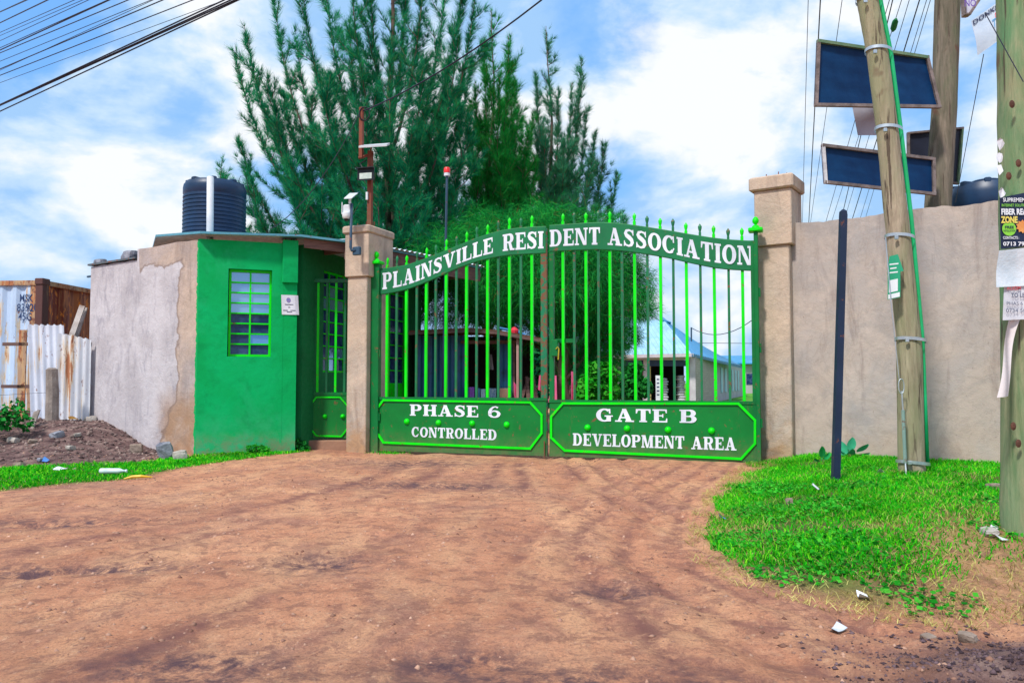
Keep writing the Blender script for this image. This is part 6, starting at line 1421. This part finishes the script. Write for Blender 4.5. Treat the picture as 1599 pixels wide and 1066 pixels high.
# ================================================================ shop building and the row behind
YB = 34.0; sh = thing('shop_building', 'low shop with pale blue hipped tin roof and open dark bays behind the right leaf', 'building', (P(1084, 600, YB)[0], YB, 0))
Fs = Frame((0, YB, 0), (1, 0)); bx = lambda px, py=600: Fs.px(px, py)
PINKP = pm('pink_white_render', (.52, .45, .50), (.66, .60, .64), 2.5, .85); BRICKW = bpy.data.materials.new('brick_wall')
def brick_mat(mt_):
    mt_.use_nodes = True; nt = mt_.node_tree; b_ = nt.nodes['Principled BSDF']; b_.inputs['Roughness'].default_value = .9
    tc = nt.nodes.new('ShaderNodeTexCoord'); mp = nt.nodes.new('ShaderNodeMapping'); mp.inputs['Rotation'].default_value = (R(90), 0, 0); nt.links.new(tc.outputs['Object'], mp.inputs[0])
    br = nt.nodes.new('ShaderNodeTexBrick'); br.inputs['Color1'].default_value = (.38, .27, .24, 1); br.inputs['Color2'].default_value = (.46, .34, .30, 1); br.inputs['Mortar'].default_value = (.30, .22, .20, 1)
    br.inputs['Scale'].default_value = 2.4; br.inputs['Mortar Size'].default_value = .02; nt.links.new(mp.outputs[0], br.inputs[0]); nt.links.new(br.outputs[0], b_.inputs[0])
brick_mat(BRICKW)
zl = bx(1000, 557)[1]; zl2 = bx(1000, 562)[1]; zl3 = bx(1000, 571.5)[1]
MB(Fs).box(bx(880)[0], bx(1086)[0], -.02, .2, zl2, zl).build('lintel', PINKP, sh)
for a_, b_ in ((961, 972), (1005, 1013), (1077, 1086), (893, 900)): MB(Fs).box(bx(a_)[0], bx(b_)[0], -.03, .25, -.5, zl2).build('pillar', PINKP, sh)
for a_, b_ in ((972.2, 1004.8), (1013.2, 1076.8)): MB(Fs).box(bx(a_)[0], bx(b_)[0], .05, .1, zl3, zl2 - .01).build('sign_panel', pm('navy_sign', (.01, .03, .09), (.02, .05, .13), 3, .5), sh)
MB(Fs).box(bx(1013.2)[0], bx(1017)[0], .08, .2, -.5, zl3).build('jamb', pm('yellow_paint', (.55, .42, .15), (.62, .5, .2), 3, .8), sh)
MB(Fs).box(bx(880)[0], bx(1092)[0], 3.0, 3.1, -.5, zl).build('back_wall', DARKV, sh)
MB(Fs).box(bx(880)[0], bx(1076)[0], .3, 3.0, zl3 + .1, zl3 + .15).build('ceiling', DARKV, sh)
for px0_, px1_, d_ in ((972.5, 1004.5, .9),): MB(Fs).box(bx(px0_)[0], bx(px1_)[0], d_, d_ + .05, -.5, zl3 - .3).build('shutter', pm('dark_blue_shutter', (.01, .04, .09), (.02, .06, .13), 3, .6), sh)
c0, c1 = P(1086, 556, YB + .05), P(1115.5, 566, 44.5)
Fw = Frame((c0[0], c0[1], 0), (c1[0] - c0[0], c1[1] - c0[1])); MB(Fw).box(.02, Fw.len, 0, .2, -.5, c0[2]).build('side_wall', BRICKW, sh)
def corr_quad(name, q4, n, mat, parent, amp=.03, per=6):
    q4 = [np.array(a_) for a_ in q4]; nn = n * per; m = MB(); nrm = np.cross(q4[1] - q4[0], q4[3] - q4[0]); nrm /= np.linalg.norm(nrm)
    m.grid(lambda u, v: tuple((q4[0] * (1 - u) + q4[1] * u) * (1 - v) + (q4[3] * (1 - u) + q4[2] * u) * v + nrm * amp * math.sin(u * n * 2 * math.pi)), nn, 3); return m.build(name, mat, parent, smooth='all')
ROOFB = pm('pale_blue_tin', (.25, .47, .62), (.38, .60, .74), 1.5, .5, c3=(.20, .34, .46), s3=.6); ROOFC = pm('deep_blue_tin', (.02, .20, .42), (.05, .28, .52), 1.5, .45)
pk = P(1036, 499, 38.5); eR = P(1080, 552, 33.4); eL = P(876, 556, 33.4); rL = P(880, 500, 38.5); far = P(1158, 571, 56); mid = P(1104, 546, 48)
corr_quad('roof', (eL, eR, pk, rL), 26, ROOFB, sh, .035)
corr_quad('roof', (eR + np.array([.01, 0, 0]), far, mid, pk + np.array([.02, 0, 0])), 40, ROOFC, sh, .03)
m = MB(); m.slab([pk + [-.2, -.3, .0], pk + [.35, -.1, -.12], pk + [.5, .8, -.1], pk + [.0, 1, .35]], .05); m.build('ridge_cap', ROOFC, sh)
beam_ = MB(); beam(beam_, eL - [0, 0, .06], eR - [0, 0, .06], .14, .04); beam_.build('fascia', PINKP, sh)
beam_ = MB(); beam(beam_, eR - [-.03, 0, .07], far - [0, 0, .1], .12, .04); beam_.build('fascia', pm('blue_fascia', (.03, .12, .26), (.05, .18, .34), 3, .6), sh)
gs = thing('notice_stand', 'white notice stand with dark lines in the open shop bay', 'sign', P(1028, 622, 33)); Fg = Frame((0, 33, 0), (1, 0)); gg = lambda a_, b_: Fg.px(a_, b_)
MB(Fg).box(gg(1024, 600)[0], gg(1031, 600)[0], 0, .03, gg(1028, 628)[1], gg(1028, 586)[1]).build('board', WHITEPL, gs)
for i in range(5): MB(Fg).box(gg(1025.5, 600)[0], gg(1029.5, 600)[0], -.006, -.003, gg(1028, 593 + i * 6)[1], gg(1028, 591 + i * 6)[1]).build('printed_line', PB, gs)
SACK = pm('white_sack', (.42, .44, .48), (.60, .62, .66), 5, .8)
for a_, b_, top_, lab in ((1034, 1046, 590, 'left shop stack, beside the notice stand'), (1062, 1073, 588, 'right shop stack, beside the corner pillar')):
    z = -.35; i = 0; xa_, xb_ = bx(a_)[0], bx(b_)[0]
    while z < bx(a_, top_)[1]:
        o = .03 * math.sin(i * 2.1); m = MB(Fs); m.box(xa_ + o, xb_ + o, .35, .8, z, z + .105, .04); tag(m.build('grain_sack', SACK), ORD[i] + ' white sack up in the ' + lab, 'sack', 'sacks in the ' + lab.split(',')[0]); z += .11; i += 1
# next building in the row
Fr = Frame(P(1117, 600, 46) * [1, 1, 0], (P(1160, 600, 66) - P(1117, 600, 46))[:2]); rw = thing('row_building', 'grey rendered row of rooms beyond the brick wall with pale window slots', 'building', Fr.pt(0, 0, 0), Fr.ang)
MB(Fr).box(0, Fr.len, 0, .3, -.4, 2.35).build('wall', pm('grey_mauve_render', (.36, .30, .33), (.48, .42, .46), 1.2, .9), rw)
for i in range(6): MB(Fr).box(3.0 + i * 2.6, 3.9 + i * 2.6, -.05, -.01, .5, 2.0).build('window', pm('pale_blue_shutter', (.35, .50, .62), (.45, .60, .70), 2, .6), rw)
F8 = Frame(P(1128, 600, 82) * [1, 1, 0], (1, .0)); bl = thing('blue_roofed_house', 'distant house with plain deep blue roof by the right hinge post', 'house', F8.pt(2, 0, 0))
z1_, z2_ = F8.px(1150, 567)[1], F8.px(1150, 555)[1]; xe = F8.px(1200, 560)[0]
MB(F8).box(.5, xe - .2, 0, 5, -.3, z1_).build('wall', pm('pinkish_block_wall', (.38, .32, .34), (.48, .42, .44), 1, .9), bl)
MB().slab([F8.pt(0, -.6, z1_), F8.pt(xe, -.6, z1_), F8.pt(xe, 3, z2_ + .1), F8.pt(.6, 3, z2_ + .1)], .1).build('roof', ROOFC, bl)
wx = F8.px(1165, 570)[0]; MB(F8).box(wx, wx + 1.3, -.05, -.01, .9, 2.0).build('window', GLASS_DARKREFL, bl); MB(F8).box(wx + 1.29, wx + 1.35, -.07, -.05, .9, 2.0).build('window_bar', WHITEPL, bl)
wp = P(1079.5, 552, 40); tag(MB().tube([wp - [0, 0, .5], P(1079.5, 511, 40)], .04, 6).build('aerial_pole', BLUEPIPE), 'thin bare aerial pole above the shop roof', 'pole')
wire('faint wire sloping from the aerial pole to the right behind the right leaf', P(1080, 512, 40), P(1178, 497, 34), .018, sag=.5, ext=0)
wire('faint straight wire crossing low behind the right leaf', P(1030, 535, 60), P(1178, 536, 60), .02, ext=.1)

# ================================================================ litter
def flat(name, label, px, py, w, d, mat, seed, h=.02, cat='litter', z0=None):
    g = onground(px, py); r = random.Random(seed); a_ = r.uniform(0, 3); c_, s_ = math.cos(a_), math.sin(a_); m = MB()
    n = 5; v = []
    fn_ = lambda u, v_: (g[0] + ((u - .5) * w) * c_ - ((v_ - .5) * d) * s_, g[1] + ((u - .5) * w) * s_ + ((v_ - .5) * d) * c_, g[2] + .012 + h * (.5 + .5 * math.sin(u * 4 + seed)) * (.3 + v_))
    m.grid(fn_, n, n); m.grid(lambda u, v_: tuple(np.array(fn_(u, v_)) - [0, 0, .002]), n, n); return tag(m.build(name, mat, smooth='all'), label, cat)
WP_ = pm('white_litter', (.62, .66, .70), (.76, .78, .82), 9, .5); BLU = pm('blue_litter', (.04, .15, .5), (.08, .25, .6), 9, .5)
flat('foil_packet', 'shiny silver white packet lying on the bare track near the bank', 1308, 986, .085, .05, pm('foil', (.55, .60, .66), (.78, .80, .84), 20, .3, metal=.3), 3, .02)
flat('paper_scrap', 'white scrap on bare soil beside the near pole', 1552, 828, .07, .04, WP_, 4); flat('paper_scrap', 'small white scrap on straw lower than the near pole base', 1562, 876, .08, .05, WP_, 5)
flat('paper_scrap', 'tiny white scrap in the grass between the dark post and leaning pole', 1376, 741, .07, .05, WP_, 6, .04); flat('paper_scrap', 'long white scrap in the grass left of the dark post', 1276, 767, .13, .05, WP_, 7, .05)
flat('plastic_scrap', 'blue plastic scrap at the left tip of the grassy bank', 1128, 812, .05, .05, BLU, 8, .04); flat('paper_scrap', 'crumpled grey scrap in the grass front of the bank', 1348, 936, .07, .05, WP_, 9, .03)
flat('plastic_scrap', 'crumpled blue plastic on the soil at the grass strip edge', 70, 723, .14, .07, BLU, 10, .05); flat('paper_scrap', 'white card lying on the soil mound', 63, 687, .15, .06, WP_, 11, .05)
flat('paper_scrap', 'pale crumpled scrap lying in the left grass strip', 95, 734, .18, .1, WP_, 12, .03); flat('plastic_scrap', 'orange plastic scrap at the foot of the iron sheets', 116, 660, .18, .08, pm('orange_litter', (.7, .28, .02), (.8, .4, .05), 5, .5), 13, .05)
flat('paper_scrap', 'white rag on the dark top of the soil mound', 122, 672, .2, .07, WP_, 14, .05)
g = onground(178, 743); bo = thing('plastic_bottle', 'clear crushed plastic bottle lying in the left grass strip', 'bottle', g); m = MB(); m.tube([g + [-.17, 0, .06], g + [-.16, 0, .06], g + [.06, .01, .06], g + [.10, .01, .06], g + [.13, .01, .06]], [.026, .034, .033, .016, .014], 10)
m.build('bottle_body', pm('cloudy_plastic', (.50, .62, .64), (.70, .78, .80), 12, .2), bo, smooth='all'); MB().tube([g + [.131, .01, .06], g + [.15, .01, .06]], .018, 10).build('cap', WHITEPL, bo)
g = onground(217, 748); m = MB(); m.tube([g + [-.16, -.03, .01], g + [-.08, .0, .03], g + [.02, .0, .035], g + [.13, .05, .02]], [.006, .018, .020, .006], 6); tag(m.build('fruit_peel', pm('yellow_peel', (.75, .42, .01), (.8, .5, .03), 6, .5)), 'orange yellow peel lying on the edge of the track', 'peel')
stone('stone', 'brown stone sitting in the grass left of the dark post', onground(1232, 789, .03), (.07, .06, .07), S2, 21)
stone('stone', 'large brown clod on the dark soil heap in the corner', onground(1512, 1000, .01), (.075, .06, .05), S2, 22)
stone('stone', 'pale brown clod left of the large one on the dark heap', onground(1450, 995, .006), (.07, .05, .03), S2, 23)
stone('stone', 'grey brown stone at the straw covered foot of the near pole', onground(1552, 765, .03), (.11, .09, .06), S2, 24)
stone('stone', 'flat grey stone among dry grass left of the near pole', onground(1545, 858, .02), (.16, .08, .04), S3, 25)
for i, (px, py, s_) in enumerate(((20, 715, .16), (50, 716, .12), (88, 710, .2), (120, 708, .12), (30, 728, .14), (64, 722, .1), (110, 716, .13), (188, 690, .12), (150, 675, .1), (128, 690, .09))):
    stone('stone', ('small pale rubble lump at the far left edge below the mound', 'brown rubble lump low on the left of the mound', 'largest grey rubble lump at the mound foot above the blue plastic', 'pale rubble lump right of the largest one at the mound foot', 'brown lump in the grass at the left edge', 'smallest grey lump beside the blue plastic', 'pale lump between grass strip and mound, right of the blue plastic', 'brown lump on the right slope of the mound near the wall', 'grey lump on the upper right of the mound', 'pale lump in the middle of the upper mound')[i], onground(px, py, .03), (s_, s_ * .7, s_ * .55), (S3, S2, S1)[i % 3], 40 + i, group='rubble lumps at the mound foot')
